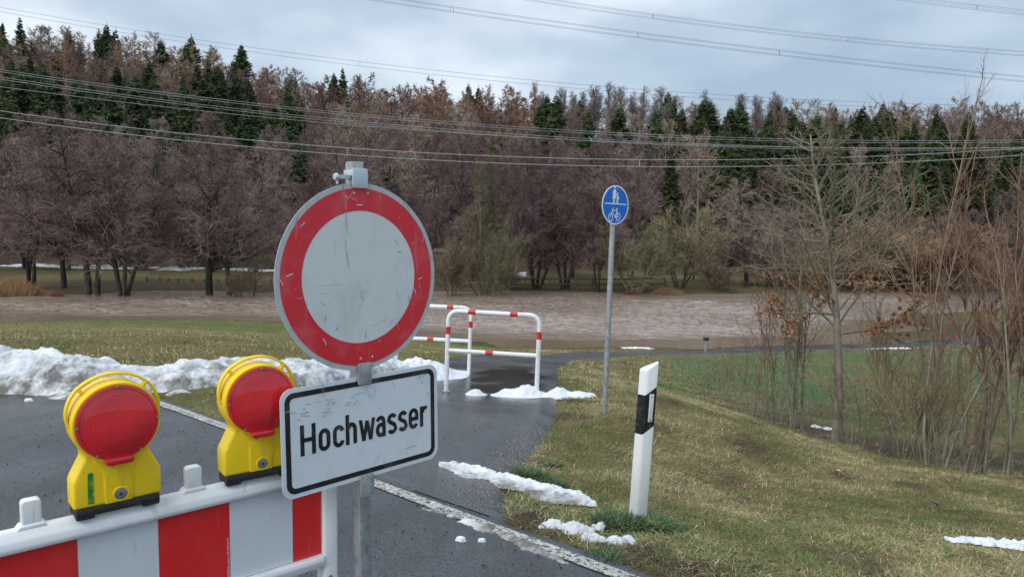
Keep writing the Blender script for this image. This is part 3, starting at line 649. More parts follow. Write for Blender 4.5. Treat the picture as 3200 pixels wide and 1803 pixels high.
while D < 176:
    t = (D-81)/93; sp = 4.3+1.5*t; x0 = -.86*D; x1 = .86*D; x = x0+rnd.uniform(0, sp)
    while x < x1:
        y = D+rnd.uniform(-2.2, 2.2); px = CX+F*x/y; k = species(px, t+rnd.uniform(-.05, .05)); z = Hs(x, y)
        hgt = {'spruce_tree': rnd.uniform(10, 17.5) if px < 2000 else rnd.uniform(11.5, 17), 'larch_tree': rnd.uniform(12, 17), 'bare_tree': rnd.uniform(11, 16), 'beech_tree': rnd.uniform(14, 17.5), 'alder_tree': rnd.uniform(11, 14)}[k]
        if t < .1 and k == 'spruce_tree': hgt *= .8
        nm = k
        if k == 'spruce_tree' and rnd.random() < .05: nm = 'pine_tree'
        wf = rnd.uniform(.7, 1.35)
        if cnt.get(nm, 0) < 298:
            o = put(nm, rnd.choice(FARP[nm]), x, y, z, (hgt/10*wf, hgt/10), rnd.uniform(0, 6.28), (rnd.gauss(0, .03), rnd.gauss(0, .03)))
            tag(o, FARLAB[nm][0], FARLAB[nm][2], FARLAB[nm][1]); cnt[nm] = cnt.get(nm, 0)+1
        x += sp*rnd.uniform(.7, 1.3)
    D += 6.2; row += 1
print('far trees', cnt)

# riverside trees: base pixel, crown-top pixel, kind, words
ORD = ['first', 'second', 'third', 'fourth', 'fifth', 'sixth', 'seventh', 'eighth', 'ninth', 'tenth', 'eleventh', 'twelfth', 'thirteenth', 'fourteenth', 'fifteenth', 'sixteenth', 'seventeenth', 'eighteenth', 'nineteenth', 'twentieth', 'twenty-first', 'twenty-second', 'twenty-third', 'twenty-fourth', 'twenty-fifth', 'twenty-sixth']
front = [ # px, base y, top y, meshes, scale width, label, category
 (95, 893, 420, ALD[2], 1.2, 'multi-stemmed alder beside the brown reeds at the left picture edge', 'alder_tree'),
 (200, 893, 470, ALD[0], 1.2, 'alder with one thick dark trunk standing behind the low brown tussocks', 'alder_tree'),
 (275, 921, 380, ALD[1], 1.15, 'broad purple alder whose paired trunks rise from the flood, left of the leaning clump', 'alder_tree'),
 (305, 922, 430, ALD[0], .9, 'slim upright alder standing in the water against the broad paired-trunk alder', 'alder_tree'),
 (385, 924, 400, ALD[3], 1.15, 'alder clump with several leaning trunks in the flood, above the left warning light', 'alder_tree'),
 (655, 921, 430, ALD[1], 1.3, 'thick-trunked broad alder with a low sweeping branch, second trunk from the round sign', 'alder_tree'),
 (718, 922, 470, ALD[0], 1.1, 'alder with a thick right-leaning trunk next to the round sign', 'alder_tree'),
 (1512, 921, 600, WIL[1], .8, 'greyish shrub tree on one stem in the water, right of the small willow', 'willow_tree'),
 (1415, 925, 690, WIL[0], .9, 'small yellowish willow standing in the flood beside the round sign edge', 'willow_tree'),
 (1675, 906, 505, ALD[3], 1.15, 'alder clump with fanned trunks on the far bank behind the tube barriers', 'alder_tree'),
 (1765, 906, 500, ALD[2], 1.2, 'dense alder clump on the bank just left of the blue sign pole', 'alder_tree'),
 (1865, 903, 520, ALD[2], 1.0, 'alder clump hidden partly by the blue path sign', 'alder_tree'),
 (1975, 918, 585, WIL[1], 1.05, 'olive willow clump with many thin trunks right of the blue sign pole', 'willow_tree'),
 (2120, 905, 600, WIL[0], 1.1, 'pale yellow-olive willow with rounded crown right of the blue sign', 'willow_tree'),
 (2230, 912, 790, WIL[0], 1.6, 'low wide olive willow with drooping twigs at the water edge', 'willow_tree'),
 (2330, 893, 570, ALD[1], 1.25, 'purple alder rising behind the low drooping willow', 'alder_tree'),
 (2420, 893, 600, ALD[3], 1.25, 'purple alder clump behind the left edge of the young leafy tree', 'alder_tree'),
 (2660, 893, 650, DOME[0], 2.1, 'wide tan-brown rounded willow crown directly behind the young tree', 'willow_tree'),
 (2830, 892, 625, DOME[0], 2.0, 'ochre willow dome between the young tree and the tall bushes', 'willow_tree'),
 (2990, 878, 620, ALD[3], 1.2, 'purple alder clump behind the tall reddish bushes', 'alder_tree'),
 (3130, 878, 600, ALD[1], 1.2, 'purple alder behind the bushes at the right picture edge', 'alder_tree'),
]
for (px, by, ty, ms, wf, lab, nm) in front:
    zb = WL-.1 if by > 903 else -3.75; p = PZ(px, by, max(zb, WL)); hor_t = P(px, ty, p[1])[2]; hgt = hor_t-p[2]
    o = put(nm, None, p[0], p[1], min(p[2], Hs(p[0], p[1]))-.05, (hgt/10*wf, hgt/10), rnd.uniform(0, 6.28), (0, rnd.gauss(.01, .02)), ms)
    tag(o, lab, 'willow' if 'willow' in nm else 'alder')
# second riverside rank on the flooded meadow's far side
rank = []
x = -260
while x < 3450:
    rank.append(x); x += rnd.uniform(85, 150)
for i, px in enumerate(rank):
    Dd = rnd.uniform(66, 77) if px < 2300 else rnd.uniform(72, 80); ty = (500 if px < 1000 else 540 if px < 1500 else 570 if px < 1650 else 620 if px < 2000 else 720)+rnd.uniform(-60, 80)
    if px < 900 and rnd.random() < .3: ty -= 90
    xw = (px-CX)/F*Dd; z = Hs(xw, Dd); tz = P(px, ty, Dd)[2]; hg = tz-z
    ms = rnd.choice(ALD if rnd.random() < .8 else BRN) if px < 1300 or px > 1600 else rnd.choice(ALD+BRN+POP+POP)
    pop = ms in POP
    o = put('poplar_tree' if pop else 'alder_tree', None, xw, Dd, z, (hg/10*rnd.uniform(1.0, 1.3), hg/10), rnd.uniform(0, 6.28), (0, rnd.gauss(0, .02)), ms)
    tag(o, 'pale-stemmed leafless poplar in the second rank behind the river' if pop else 'leafless purple-brown alder in the second rank on the far meadow', 'poplar' if pop else 'alder', 'poplars in the second rank' if pop else 'alders in the second rank across the river')
# a pale tree trunk pair behind the barriers
for px, ty, k in ((1500, 500, 0), (1525, 470, 1)):
    Dd = 63.; xw = (px-CX)/F*Dd; z = Hs(xw, Dd); hg = P(px, ty, Dd)[2]-z
    o = put('poplar_tree', None, xw, Dd+k, z, (hg/10*.8, hg/10), rnd.uniform(0, 6.28), None, POP[0])
    tag(o, ['pale grey-green leafless tree rising left of the fanned alder clump', 'taller pale grey-green leafless tree left of the fanned alder clump'][k], 'tree')
# small saplings in the water by the round sign
for px, by, ty, lab in ((790, 928, 790, 'thin sapling standing in the flood at the left edge of the round sign'), (748, 926, 800, 'yellowish sapling between the leaning alder and the thin sapling'), (1590, 905, 800, 'small crooked shrub at the fence behind the water, left of the alder clumps')):
    p = PZ(px, by, WL); hg = P(px, ty, p[1])[2]-p[2]; o = put('sapling', None, p[0], p[1], min(WL, Hs(p[0], p[1])), (hg/10*1.1, hg/10), rnd.uniform(0, 6), None, WIL[0] if by < 927 else BRN[0]); tag(o, lab, 'sapling')
# brown reed clumps
def reed_mesh(seed, n=1500):
    r = np.random.default_rng(seed); az_ = r.uniform(0, 6.28, n); q = np.sqrt(r.uniform(0, 1, n)); x = q*np.cos(az_); y = q*np.sin(az_); h = (1-q**2*.6)*r.uniform(.5, 1, n)
    Bl = np.stack([x, y, np.zeros(n)-.05, x*1.15+r.normal(0, .12, n), y*1.15+r.normal(0, .12, n), h, np.full(n, .03)], 1); v, f = blades_mesh(Bl, r); return mesh_np('reeds', v, f)
RD = reed_mesh(5); RD.materials.append(MT['reed'])
for px, by, wpx, hpx, lab in ((45, 922, 75, 60, 'big clump of brown reeds in the flood at the left picture edge'), (150, 923, 28, 18, 'low brown tussock in the water beside the big reed clump'), (178, 926, 18, 20, 'small rounded tussock furthest out from the reed clump'),
     (2085, 921, 45, 26, 'brown reed tussock in front of the pale olive willow'), (1975, 921, 26, 18, 'low reed tussock at the foot of the olive willow clump'), (2560, 906, 60, 24, 'long reddish reed strip behind the young tree'), (2700, 899, 90, 26, 'wide reddish reed strip between young tree and tall bushes'), (2860, 893, 60, 20, 'reddish reed strip behind the tall bushes')):
    p = PZ(px, by, WL); s = p[1]/F; o = put('reed_clump', RD, p[0], p[1], WL-.05, (wpx*s, hpx*s*1.1), rnd.uniform(0, 6)); o.scale = (wpx*s, wpx*s*.45, hpx*s*1.1); o.rotation_euler = (0, 0, 0); tag(o, lab, 'reeds')
# far bank fence: posts and rails
fr = empty('meadow_fence', (0, 0, 0)); tag(fr, 'low weathered wooden fence of posts and thin rails along the far flooded bank', 'fence')
pm = MB(); pm.prism([(-.06, -.06), (.06, -.06), (.06, .06), (-.06, .06)], -.3, 1.15, ax='z'); pm = pm.build('post', MT['wood_dark'], fr, bevel=.01)
fpts = [(460, 903), (500, 902), (528, 903), (558, 903), (600, 904), (640, 905), (680, 906), (760, 908), (800, 909), (845, 908), (1330, 903), (1375, 902), (1430, 902), (1470, 903), (1530, 902), (1600, 902), (1640, 902), (1720, 902), (1800, 901), (1850, 902), (1900, 902), (1950, 902), (2020, 900), (2080, 900)]
tops = []
for k, (px, by) in enumerate(fpts):
    p = P(px, by, 62.); p[2] = min(p[2], Hs(p[0], 62.)+.3)
    o = pm if k == 0 else pm.copy()
    if k: sc.collection.objects.link(o); o.parent = fr
    o.location = (p[0], 62., p[2]-.2+rnd.uniform(-.1, .1)); o.rotation_euler = (0, rnd.gauss(0, .03), 0); tops.append((p[0], 62.08, p[2]+.8))
for k in range(len(tops)-1):
    if 9 == k: continue
    a, b_ = tops[k], tops[k+1]
    for hh in ((.0,) if k < 9 else (.0, -.45)):
        MB().tube([(a[0], a[1], a[2]+hh), (b_[0], b_[1], b_[2]+hh)], .06 if k >= 9 else .03, 5).build('rail', MT['wood_dark'], fr)
# far snow remnants
def snow_mat():
    m, nt, b = mat('snow', (.86, .88, .9), .6, spec=.3)
    tcn = N(nt, 'ShaderNodeTexCoord').outputs['Object']
    at = N(nt, 'ShaderNodeAttribute', attribute_name='Col'); g = ramp(nt, noise(nt, 5, 6, .7, tcn), [(.36, g3(.1)), (.58, g3(1))]); ml = N(nt, 'ShaderNodeMath', operation='MULTIPLY'); L(nt, at.outputs['Fac'], ml.inputs[0]); L(nt, g, ml.inputs[1])
    c = mixc(nt, ml.outputs[0], (.86, .88, .9), (.20, .18, .155))
    sp = ramp(nt, noise(nt, 45, 3, .6, tcn), [(.68, g3(0)), (.74, g3(.6))]); sp2 = N(nt, 'ShaderNodeMath', operation='MULTIPLY'); L(nt, sp, sp2.inputs[0]); L(nt, at.outputs['Fac'], sp2.inputs[1])
    c = mixc(nt, sp2.outputs[0], c, (.05, .045, .04)); L(nt, c, b.inputs['Base Color']); bump(nt, b, noise(nt, 22, 6, .7, tcn), .9, .03); return m
MT['snow'] = snow_mat()
def snow_field(name, x0, x1, y0, y1, res, hf, dirtf, **tg):
    xs = np.arange(x0, x1, res); ys = np.arange(y0, y1, res); X, Y = np.meshgrid(xs, ys, indexing='ij'); h = hf(X, Y)
    z = H(X, Y)+np.where(h > 0, h, -.02)+.016; i = np.arange(X.size).reshape(X.shape)
    Fq = np.stack([i[:-1, :-1], i[1:, :-1], i[1:, 1:], i[:-1, 1:]], -1).reshape(-1, 4); on = (h.ravel()[Fq] > 0).any(1); Fq = Fq[on]
    used = np.unique(Fq); rm = np.full(X.size, -1); rm[used] = np.arange(len(used)); d = np.clip(dirtf(X, Y, h), 0, 1).ravel()[used]
    V = np.stack([X, Y, z], -1).reshape(-1, 3)[used]; sx = .3*res*rg.normal(size=(len(V), 2)); V[:, :2] += sx
    me = mesh_np(name, V, rm[Fq], smooth=True, col=np.stack([d]*3, 1)); return tag(link(name, me, None, MT['snow']), **tg)
def lumps(X, Y, s): return np.abs(fbm(X*s, Y*s, 4, .55))
for k, (px0, px1, py) in enumerate([(20, 490, 836), (500, 640, 838), (690, 880, 846), (1590, 1650, 858)]):
    a, b_ = P(px0, py, 74.), P(px1, py, 74.)
    snow_field('snow_patch', a[0], b_[0], 72, 76.5, .25, lambda X, Y: .13*fbm(X*.25, Y*.5, 4)+.03-.03*((Y-74.2)/1.8)**2, lambda X, Y, h: h*0+.1,
               label=['long thin snow remnant under the alders at the left forest edge', 'tiny snow remnant between the alder trunks on the far meadow', 'snow remnant just left of the round sign on the far meadow', 'small snow remnant behind the fence near the alder clumps'][k], cat='snow')

# ------------------------------------------------------------------ near snow
bx = np.array([-12, -7.5, -6.2, -5.5, -4.95, -4.75, -4.3, -3.9, -3.4, -3.0, -2.6, -2.2, -1.8, -1.4, -1.1, -.8, -.6]); bh = np.array([.34, .36, .36, .36, .32, .22, .22, .27, .26, .24, .24, .25, .26, .24, .16, .05, 0])
fx = np.array([-12, -6.2, -5.2, -4.3, -3.8, -3.4, -2.4, -1.9, -1.2, -.6]); fy = np.array([8.3, 8.15, 8.15, 8.25, 8.45, 8.75, 9.3, 9.95, 10.75, 11.1])
def bank(X, Y):
    h0 = np.interp(X, bx, bh); yf = np.interp(X, fx, fy)+.10*fbm(X*1.3, X*0+2, 3); wv = 1.35
    t = (Y-yf)/wv; prof = np.clip(np.where(t < .42, np.sin(np.clip(t/.42, 0, 1)*1.57)**.75, np.cos(np.clip((t-.42)/.58, 0, 1)*1.57)), 0, 1)
    lum = np.abs(fbm(X*1.9+3, Y*1.9, 2, .5))*.30+fbm(X*.8, Y*.9, 2)*.20+.16*np.abs(pnoise(X*6, Y*6))+.09*np.abs(pnoise(X*12, Y*12))+.05*np.abs(pnoise(X*27, Y*27))
    h = h0*prof*(.86+lum*1.25)-.012
    lobe = .10*np.exp(-((X+4.55)/.45)**2-((Y-8.12)/.22)**2)*(1+2*lum)+.06*np.exp(-((X+3.75)/.12)**2-((Y-8.25)/.12)**2)
    h = np.maximum(h, lobe-.03); return np.where((t < -.4) | (t > 1.05) | (h0 <= 0), -1, h)
def bankdirt(X, Y, h):
    yf = np.interp(X, fx, fy); t = (Y-yf)/1.35
    return np.clip(1.15-t*1.7, 0.2, 1)*np.clip(.6+1.6*fbm(X*.8+7, Y*.8, 3)+.6*(np.abs(X+3.6) < .9)+.45*(X < -5.4)-.5*(X > -2.6), 0.03, 1)
snow_field('snow_bank', -11, -.6, 7.7, 12.4, .03, bank, bankdirt, label='long ridge of dirty cleared snow along the far edge of the road', cat='snow bank')
def railsnow(X, Y):
    pk = .10*np.exp(-((X+.47)/.13)**2)+.12*np.exp(-((X-.05)/.24)**2)+.12*np.exp(-((X-.28)/.16)**2)+.12*np.exp(-((X-.62)/.13)**2)+.07*np.exp(-((X-.9)/.2)**2)
    v = np.exp(-((Y-(9.62-.05*X))/.17)**2); return pk*v*(.85+.45*np.abs(fbm(X*5, Y*5, 3, .5)))*1.0-.02-.012*(X < -.25)
snow_field('snow_heap', -.75, 1.25, 9.15, 10.1, .018, railsnow, lambda X, Y, h: .15+0*X, label='small clean snow heap at the foot of the nearer tube barrier', cat='snow heap')
def strip(X, Y):
    ax_ = (X+.5)/1.02; yc = 5.62-.60*(X+.5); w_ = .19*np.clip(ax_*4+.3, 0, 1)*np.clip((1.12-ax_)*3, 0, 1)+.0
    v = 1-((Y-yc)/np.maximum(w_, .01))**2+.9*fbm(X*3.2+2, Y*4.5, 4, .6); return np.where((ax_ > -.08) & (ax_ < 1.12) & (w_ > .02), .034*np.clip(v, -1, 1.3)*(.7+.7*np.abs(fbm(X*8, Y*8, 3, .6)))-.003, -1)
snow_field('snow_strip', -.75, .75, 4.7, 6.0, .012, strip, lambda X, Y, h: np.clip(1.0-(Y-(5.50-.60*(X+.5)))*6, .03, 1), label='elongated melting snow strip lying between the road line and the grass verge', cat='snow')
def slush(X, Y):
    yc = 4.2-.93*X+.0; v = 1-(np.abs(Y-yc+.06)/.10)**2; e_ = np.exp(-((X+.12)/.42)**2)+.35*np.exp(-((X-.95)/.25)**2); return .020*v*e_+.016*fbm(X*6, Y*6, 4)*e_-.008
snow_field('slush_ridge', -1.1, 1.3, 2.9, 5.3, .012, slush, lambda X, Y, h: 1+0*X, label='thin grey slush lying on the white road edge line', cat='slush')
def bits(cx, cy, a, b_, s):
    return lambda X, Y: .05*(1-((X-cx)/a)**2-((Y-cy)/b_)**2)*.3+.04*fbm(X*6+s, Y*9, 4, .6)
for k, (px, py, a, b_, lab) in enumerate([(1790, 1655, .13, .06, 'broken greyish snow remnant past the end of the snow strip'), (1900, 1690, .12, .035, 'thin pointed snow remnant in front of the marker post'), (1875, 1652, .022, .022, 'single round lump of ice beside the marker post'), (1800, 1553, .09, .014, 'thin white sliver of ice lying in the grass above the snow strip'),
    (3130, 1702, .27, .07, 'clean flat snow patch at the right picture edge on the slope'), (2592, 1341, .2, .05, 'small snow patch at the foot of the young tree'), (1990, 1088, .5, .3, 'faint snow patch beside the far bend of the path'), (2790, 1090, .8, .3, 'thin snow streak along the flooded edge of the path')]):
    g = G(px, py); a0 = bits(g[0], g[1], a, b_, k*5)
    snow_field('snow_patch', g[0]-a*1.6, g[0]+a*1.6, g[1]-b_*1.9-.03, g[1]+b_*1.9+.03, max(.008, a/14), a0, lambda X, Y, h: .25+0*X if k < 4 else 0*X, label=lab, cat='snow')
# ice crumbs on the asphalt
for k, (px, py, s, lab) in enumerate([(88, 1256, .05, 'flat ice crumb on the road in front of the snow bank, nearest the left edge'), (35, 1232, .035, 'small ice crumb at the very left below the snow bank'), (116, 1240, .025, 'tiny ice crumb between two larger ones below the snow bank'), (1505, 1700, .025, 'pale pebble of ice on the road below the slush'), (1440, 1697, .035, 'clear flattened ice crumb on the road left of the pale pebble')]):
    g = G(px, py); r = rnd; mb = MB(); n = 9; ring = [(math.cos(6.28*i/n)*s*r.uniform(.7, 1.2), math.sin(6.28*i/n)*s*.7*r.uniform(.7, 1.2)) for i in range(n)]
    mb.add([(x, y, -.01) for x, y in ring]+[(x*.7, y*.7, s*.35*r.uniform(.7, 1.2)) for x, y in ring]+[(0, 0, s*.42)], [(i, (i+1) % n, n+(i+1) % n, n+i) for i in range(n)]+[(n+i, n+(i+1) % n, 2*n) for i in range(n)])
    o = mb.build('ice_crumb', MT['snow']); o.location = (g[0], g[1], g[2]+.02); tag(o, lab, 'ice')

# ------------------------------------------------------------------ grass blades
def grass(name, n, region, lab, lenr, wr, lay, colf=None, patch=None):
    X, Y = region(n); ok = ~paved(X, Y, .02); X, Y = X[ok], Y[ok]
    if patch is not None: k = patch(X, Y); X, Y = X[k], Y[k]
    Z = H(X, Y)+.035*fbm(X*1.3, Y*1.3, 4)*(1-paved(X, Y, .25)); ok = Z > WL+.05; X, Y, Z = X[ok], Y[ok], Z[ok]; n = len(X)
    c = ground_col(X, Y, Z)*rg.uniform(.55, 1.6, (n, 1)); st = rg.random(n) < (.46*np.clip(.6+fbm(X*.9, Y*.9, 2)*1.5, .08, 1)); gr = (Y > 13) & (X > 2)
    c[st & ~gr] = np.array([.46, .37, .20])*rg.uniform(.6, 1.35, ((st & ~gr).sum(), 1))
    gg = rg.random(n) < .30; c[gg] = np.array([.115, .16, .045])*rg.uniform(.6, 1.3, (gg.sum(), 1))
    if colf is not None: c = colf(X, Y, c)
    ln = rg.uniform(*lenr, n); wd = rg.uniform(*wr, n); az_ = rg.uniform(0, 6.283, n)+.5*fbm(X*2, Y*2, 2); el = np.clip(rg.normal(lay, .28, n), .03, 1.5)
    d = np.stack([np.cos(az_)*np.cos(el), np.sin(az_)*np.cos(el), np.sin(el)], 1); s = np.stack([-np.sin(az_), np.cos(az_), 0*az_], 1)*wd[:, None]/2
    p0 = np.stack([X, Y, Z-.01], 1); p1 = p0+d*ln[:, None]*.55; d2 = d.copy(); d2[:, 2] -= .45+.3*rg.random(n); d2 /= np.linalg.norm(d2, axis=1, keepdims=True); p2 = p1+d2*ln[:, None]*.45
    p2[:, 2] = np.maximum(p2[:, 2], Z+.006)
    V = np.stack([p0-s, p0+s, p1+s*.8, p1-s*.8, p2+s*.15, p2-s*.15], 1).reshape(-1, 3); b0 = (np.arange(n)*6)[:, None]
    Fc = np.concatenate([b0+np.array([[0, 1, 2, 3]]), b0+np.array([[3, 2, 4, 5]])]); me = mesh_np(name, V, Fc, col=np.repeat(c, 6, 0))
    o = link(name, me, None, MT['blade']); return tag(o, lab, 'grass', kind='stuff')
m, nt, b = mat('grass_blade', rough=.7, spec=.25); at = N(nt, 'ShaderNodeAttribute', attribute_name='Col'); L(nt, at.outputs['Color'], b.inputs['Base Color']); MT['blade'] = m
def rslope(n):
    Y = 3.2+11.0*rg.random(n)**1.35; return rg.uniform(-1.0, 1, n)*0+(.02+rg.random(n)*1.02)*(.78*Y+.6)-.4, Y
grass('verge_grass', 330000, rslope, 'short matted straw and olive grass covering the road embankment', (.035, .10), (.0026, .0052), .28)
def rmid(n):
    Y = 13+20*rg.random(n)**1.2; return .5+rg.random(n)*(Y*.74), Y
grass('field_grass', 70000, rmid, 'short green grass on the low field beyond the bushes', (.05, .11), (.008, .016), .6)
def rleft(n):
    Y = 8.6+33*rg.random(n)**1.6; return -rg.random(n)*(Y*.75+2)+1.2, Y
grass('meadow_grass', 150000, rleft, 'flattened olive meadow grass behind the snow bank', (.04, .10), (.006, .013), .45)
def rtri(n): return rg.uniform(-3.9, -1.9, n), rg.uniform(6.2, 9.0, n)
grass('verge_grass', 16000, rtri, 'small patch of mossy grass between road line and snow bank', (.02, .06), (.002, .005), .5, lambda X, Y, c: c*np.array([.8, 1.0, .8]))
# lusher tufts
def tuft(x, y, r, n, ln, col, name='grass_tuft', lab=''):
    q = r*np.sqrt(rg.random(n)); a = rg.uniform(0, 6.283, n); X = x+q*np.cos(a); Y = y+q*np.sin(a); Z = H(X, Y); L_ = ln*rg.uniform(.5, 1.1, n); el = rg.uniform(.35, 1.2, n); a2 = a+rg.normal(0, .7, n)
    d = np.stack([np.cos(a2)*np.cos(el), np.sin(a2)*np.cos(el), np.sin(el)], 1); s = np.stack([-np.sin(a2), np.cos(a2), 0*a2], 1)*.0028; p0 = np.stack([X, Y, Z-.01], 1); p1 = p0+d*L_[:, None]*.6; d[:, 2] -= .6; p2 = p1+d*L_[:, None]*.4
    V = np.stack([p0-s, p0+s, p1+s, p1-s, p2+s*.2, p2-s*.2], 1).reshape(-1, 3); b0 = (np.arange(n)*6)[:, None]
    c = np.array(col)*rg.uniform(.6, 1.4, (n, 1)); me = mesh_np(name, V, np.concatenate([b0+np.array([[0, 1, 2, 3]]), b0+np.array([[3, 2, 4, 5]])]), col=np.repeat(c, 6, 0))
    tag(link(name, me, None, MT['blade']), lab, 'grass tuft')
for px, py, r, n, ln, lab in [(1655, 1490, .13, 500, .12, 'dark blue-green grass tuft at the corner of the asphalt path'), (1725, 1515, .10, 320, .09, 'smaller green grass tuft just above the snow strip'), (1930, 1640, .15, 700, .12, 'dense dark green grass tuft left of the marker post foot'),
     (2030, 1645, .14, 700, .12, 'dense dark green grass tuft right of the marker post foot'), (2095, 1660, .10, 260, .10, 'loose green grass tuft to the right of the marker post'), (1905, 1303, .08, 200, .08, 'green grass tuft at the foot of the blue sign pole'), (1720, 1450, .10, 200, .07, 'flat green grass tuft beside the gravelly path corner'), (1890, 1745, .10, 260, .07, 'yellow-green grass tuft at the lower road edge')]:
    g = G(px, py); tuft(g[0], g[1], r, n, ln, (.075, .125, .05), lab=lab)
# fallen leaves and litter
lf = []
for i in range(260):
    Y = 3.3+8*rnd.random()**1.3; X = rnd.uniform(.1, .72*Y)
    if paved(np.array([X]), np.array([Y]), .05)[0]: continue
    a = rnd.uniform(0, 6.28); s = rnd.uniform(.012, .03); lf.append((X, Y, Hs(X, Y)+.03, X+s*math.cos(a), Y+s*math.sin(a), Hs(X, Y)+.035, s*.8))
v, f = blades_mesh(np.array(lf), rg); me = mesh_np('leaf_litter', v, f); tag(link('leaf_litter', me, None, MT['dry_leaf']), 'scattered brown dead leaves lying in the embankment grass', 'leaf litter', kind='stuff')
def grit(name, n, pts, smin, smax, mt_, lab):
    c = pts(n); ok = np.ones(len(c), bool); X, Y = c[:, 0], c[:, 1]; Z = H(X, Y)+.018; s = rg.uniform(smin, smax, (len(c), 1, 1)); base = np.array([[1, 0, 0], [-.5, .87, 0], [-.5, -.87, 0], [0, 0, .8]])
    V = np.stack([X, Y, Z], 1)[:, None, :]+s*(base[None]+rg.normal(0, .2, (len(c), 4, 3))); F4 = (np.arange(len(c))*4)[:, None, None]+np.array([[0, 1, 3], [1, 2, 3], [2, 0, 3]])[None]
    tag(link(name, mesh_np(name, V.reshape(-1, 3), F4.reshape(-1, 3)), None, mt_), lab, 'gravel', kind='stuff')
MT['grit_pale'] = mat('grit_pale', (.34, .29, .2), .9)[0]; MT['grit_dark'] = mat('grit_dark', (.012, .011, .01), .8)[0]
grit('gravel', 900, lambda n: np.stack([(t_ := rg.random(n))*.55-.15+rg.normal(0, .10, n)-.12, 4.9+t_*2.2+rg.normal(0, .2, n)], 1), .003, .008, MT['grit_pale'], 'pale grit scattered along the right edge of the path')
grit('gravel', 1500, lambda n: np.stack([rg.uniform(-4.5, .4, n), rg.uniform(2.6, 9.2, n)], 1), .003, .009, MT['grit_dark'], 'dark crumbs of grit scattered over the asphalt')
def crumple(name, px, py, d, mt_, lab, cat, rz):
    g = G(px, py); mb = MB(); n, m2 = 8, 5
    vs = [];
    for j in range(m2):
        for i in range(n):
            ph = math.pi*(j+.5)/m2; th = 6.283*i/n; q = rnd.uniform(.8, 1.15); vs.append((d[0]*math.sin(ph)*math.cos(th)*q, d[1]*math.sin(ph)*math.sin(th)*q, d[2]*math.cos(ph)*q))
    fs = [(j*n+i, j*n+(i+1) % n, (j+1)*n+(i+1) % n, (j+1)*n+i) for j in range(m2-1) for i in range(n)]+[tuple(range(n)), tuple((m2-1)*n+i for i in range(n))[::-1]]
    mb.add(vs, fs); o = mb.build(name, mt_); o.location = (g[0], g[1], g[2]+d[2]+.02); o.rotation_euler = (0, .5, rz); tag(o, lab, cat)
wm_ = mat('litter_white', (.7, .7, .66), .6)[0]; ym_ = mat('litter_cream', (.75, .66, .4), .6)[0]
crumple('paper_scrap', 2832, 1414, (.05, .025, .015), wm_, 'crumpled pale scrap of paper lying on the slope below the bushes', 'litter', 1.2)
crumple('paper_scrap', 2620, 1479, (.022, .016, .012), ym_, 'small cream coloured scrap lying on the brown slope', 'litter', .3)
crumple('stone', 2925, 1582, (.035, .028, .014), MT['grey_bark'], 'grey stone half buried in bare earth on the slope', 'stone', .3)
crumple('paper_scrap', 2392, 1640, (.018, .008, .005), wm_, 'tiny white scrap in the grass right of the marker post', 'litter', .3)

# ------------------------------------------------------------------ bushes and the young tree on the right
def shrub(name, px, py, Z, top_py, stems, spread, seed, twig, lab, cat='bush', thick=.012, L1=9, leafy=0, lean=0, ang=.42, up=.10, bare=.25, rad=.2, fine=5, wid=.34):
    g = P(px, py, Z); g[2] = Hs(g[0], g[1])-.03; hgt = P(px, top_py, Z)[2]-g[2]; p = Plant(seed); r = p.r; o = empty(name, g); all1 = []; all2 = []
    for i in range(stems):
        p.lv = []; a = r.uniform(0, 6.283); q = rad*math.sqrt(r.random()); an = abs(r.normal(0, spread)); hh = hgt*(r.uniform(.6, 1.03) if i else 1.03)
        d = np.array([math.sin(an)*math.cos(a)+lean, math.sin(an)*math.sin(a)*.7, math.cos(an)])
        p.grow((q*math.cos(a), q*math.sin(a), 0), d, hh, thick*hgt/3*r.uniform(.6, 1.15), [dict(seg=9, wig=.07, up=.05, tip=.18), dict(n=L1, t0=bare, ang=ang, angv=.2, len=lambda t: wid*(1.15-t)+.05, up=up, wig=.10, seg=4, rr=.45, tip=.3),
               dict(n=fine, t0=.15, ang=.5, angv=.2, len=lambda t: .42*(1.1-t)+.08, up=.06, wig=.12, seg=2, rr=.5, tip=.4)])
        v, f = segs_mesh(np.array(p.lv[0]), 6); st_ = link('stem', mesh_np('stem', v, f, smooth=True), o, MT['pale_bark']); V, Fc = join([segs_mesh(np.array(p.lv[1]), 4), segs_mesh(np.array(p.lv[2]), 3)]); link('twigs', mesh_np('twigs', V, Fc), st_, MT[twig]); all1 += p.lv[1]; all2 += p.lv[2]
    if leafy:
        A_ = np.array(all1+all2); zz = A_[:, 5]/hgt; k = r.choice(len(A_), leafy, p=(w_ := np.exp(-((zz-.42)/.16)**2)+1e-3)/w_.sum()); B_ = A_[k]; d = r.normal(size=(leafy, 3)); d[:, 2] -= .6; d /= np.linalg.norm(d, axis=1, keepdims=True)
        b_ = np.concatenate([B_[:, 3:6], B_[:, 3:6]+d*r.uniform(.025, .05, (leafy, 1)), r.uniform(.016, .03, (leafy, 1))], 1); v, f = blades_mesh(b_, r); link('dry_leaves', mesh_np('dry_leaves', v, f), o, MT['dry_leaf'])
    return tag(o, lab, cat)
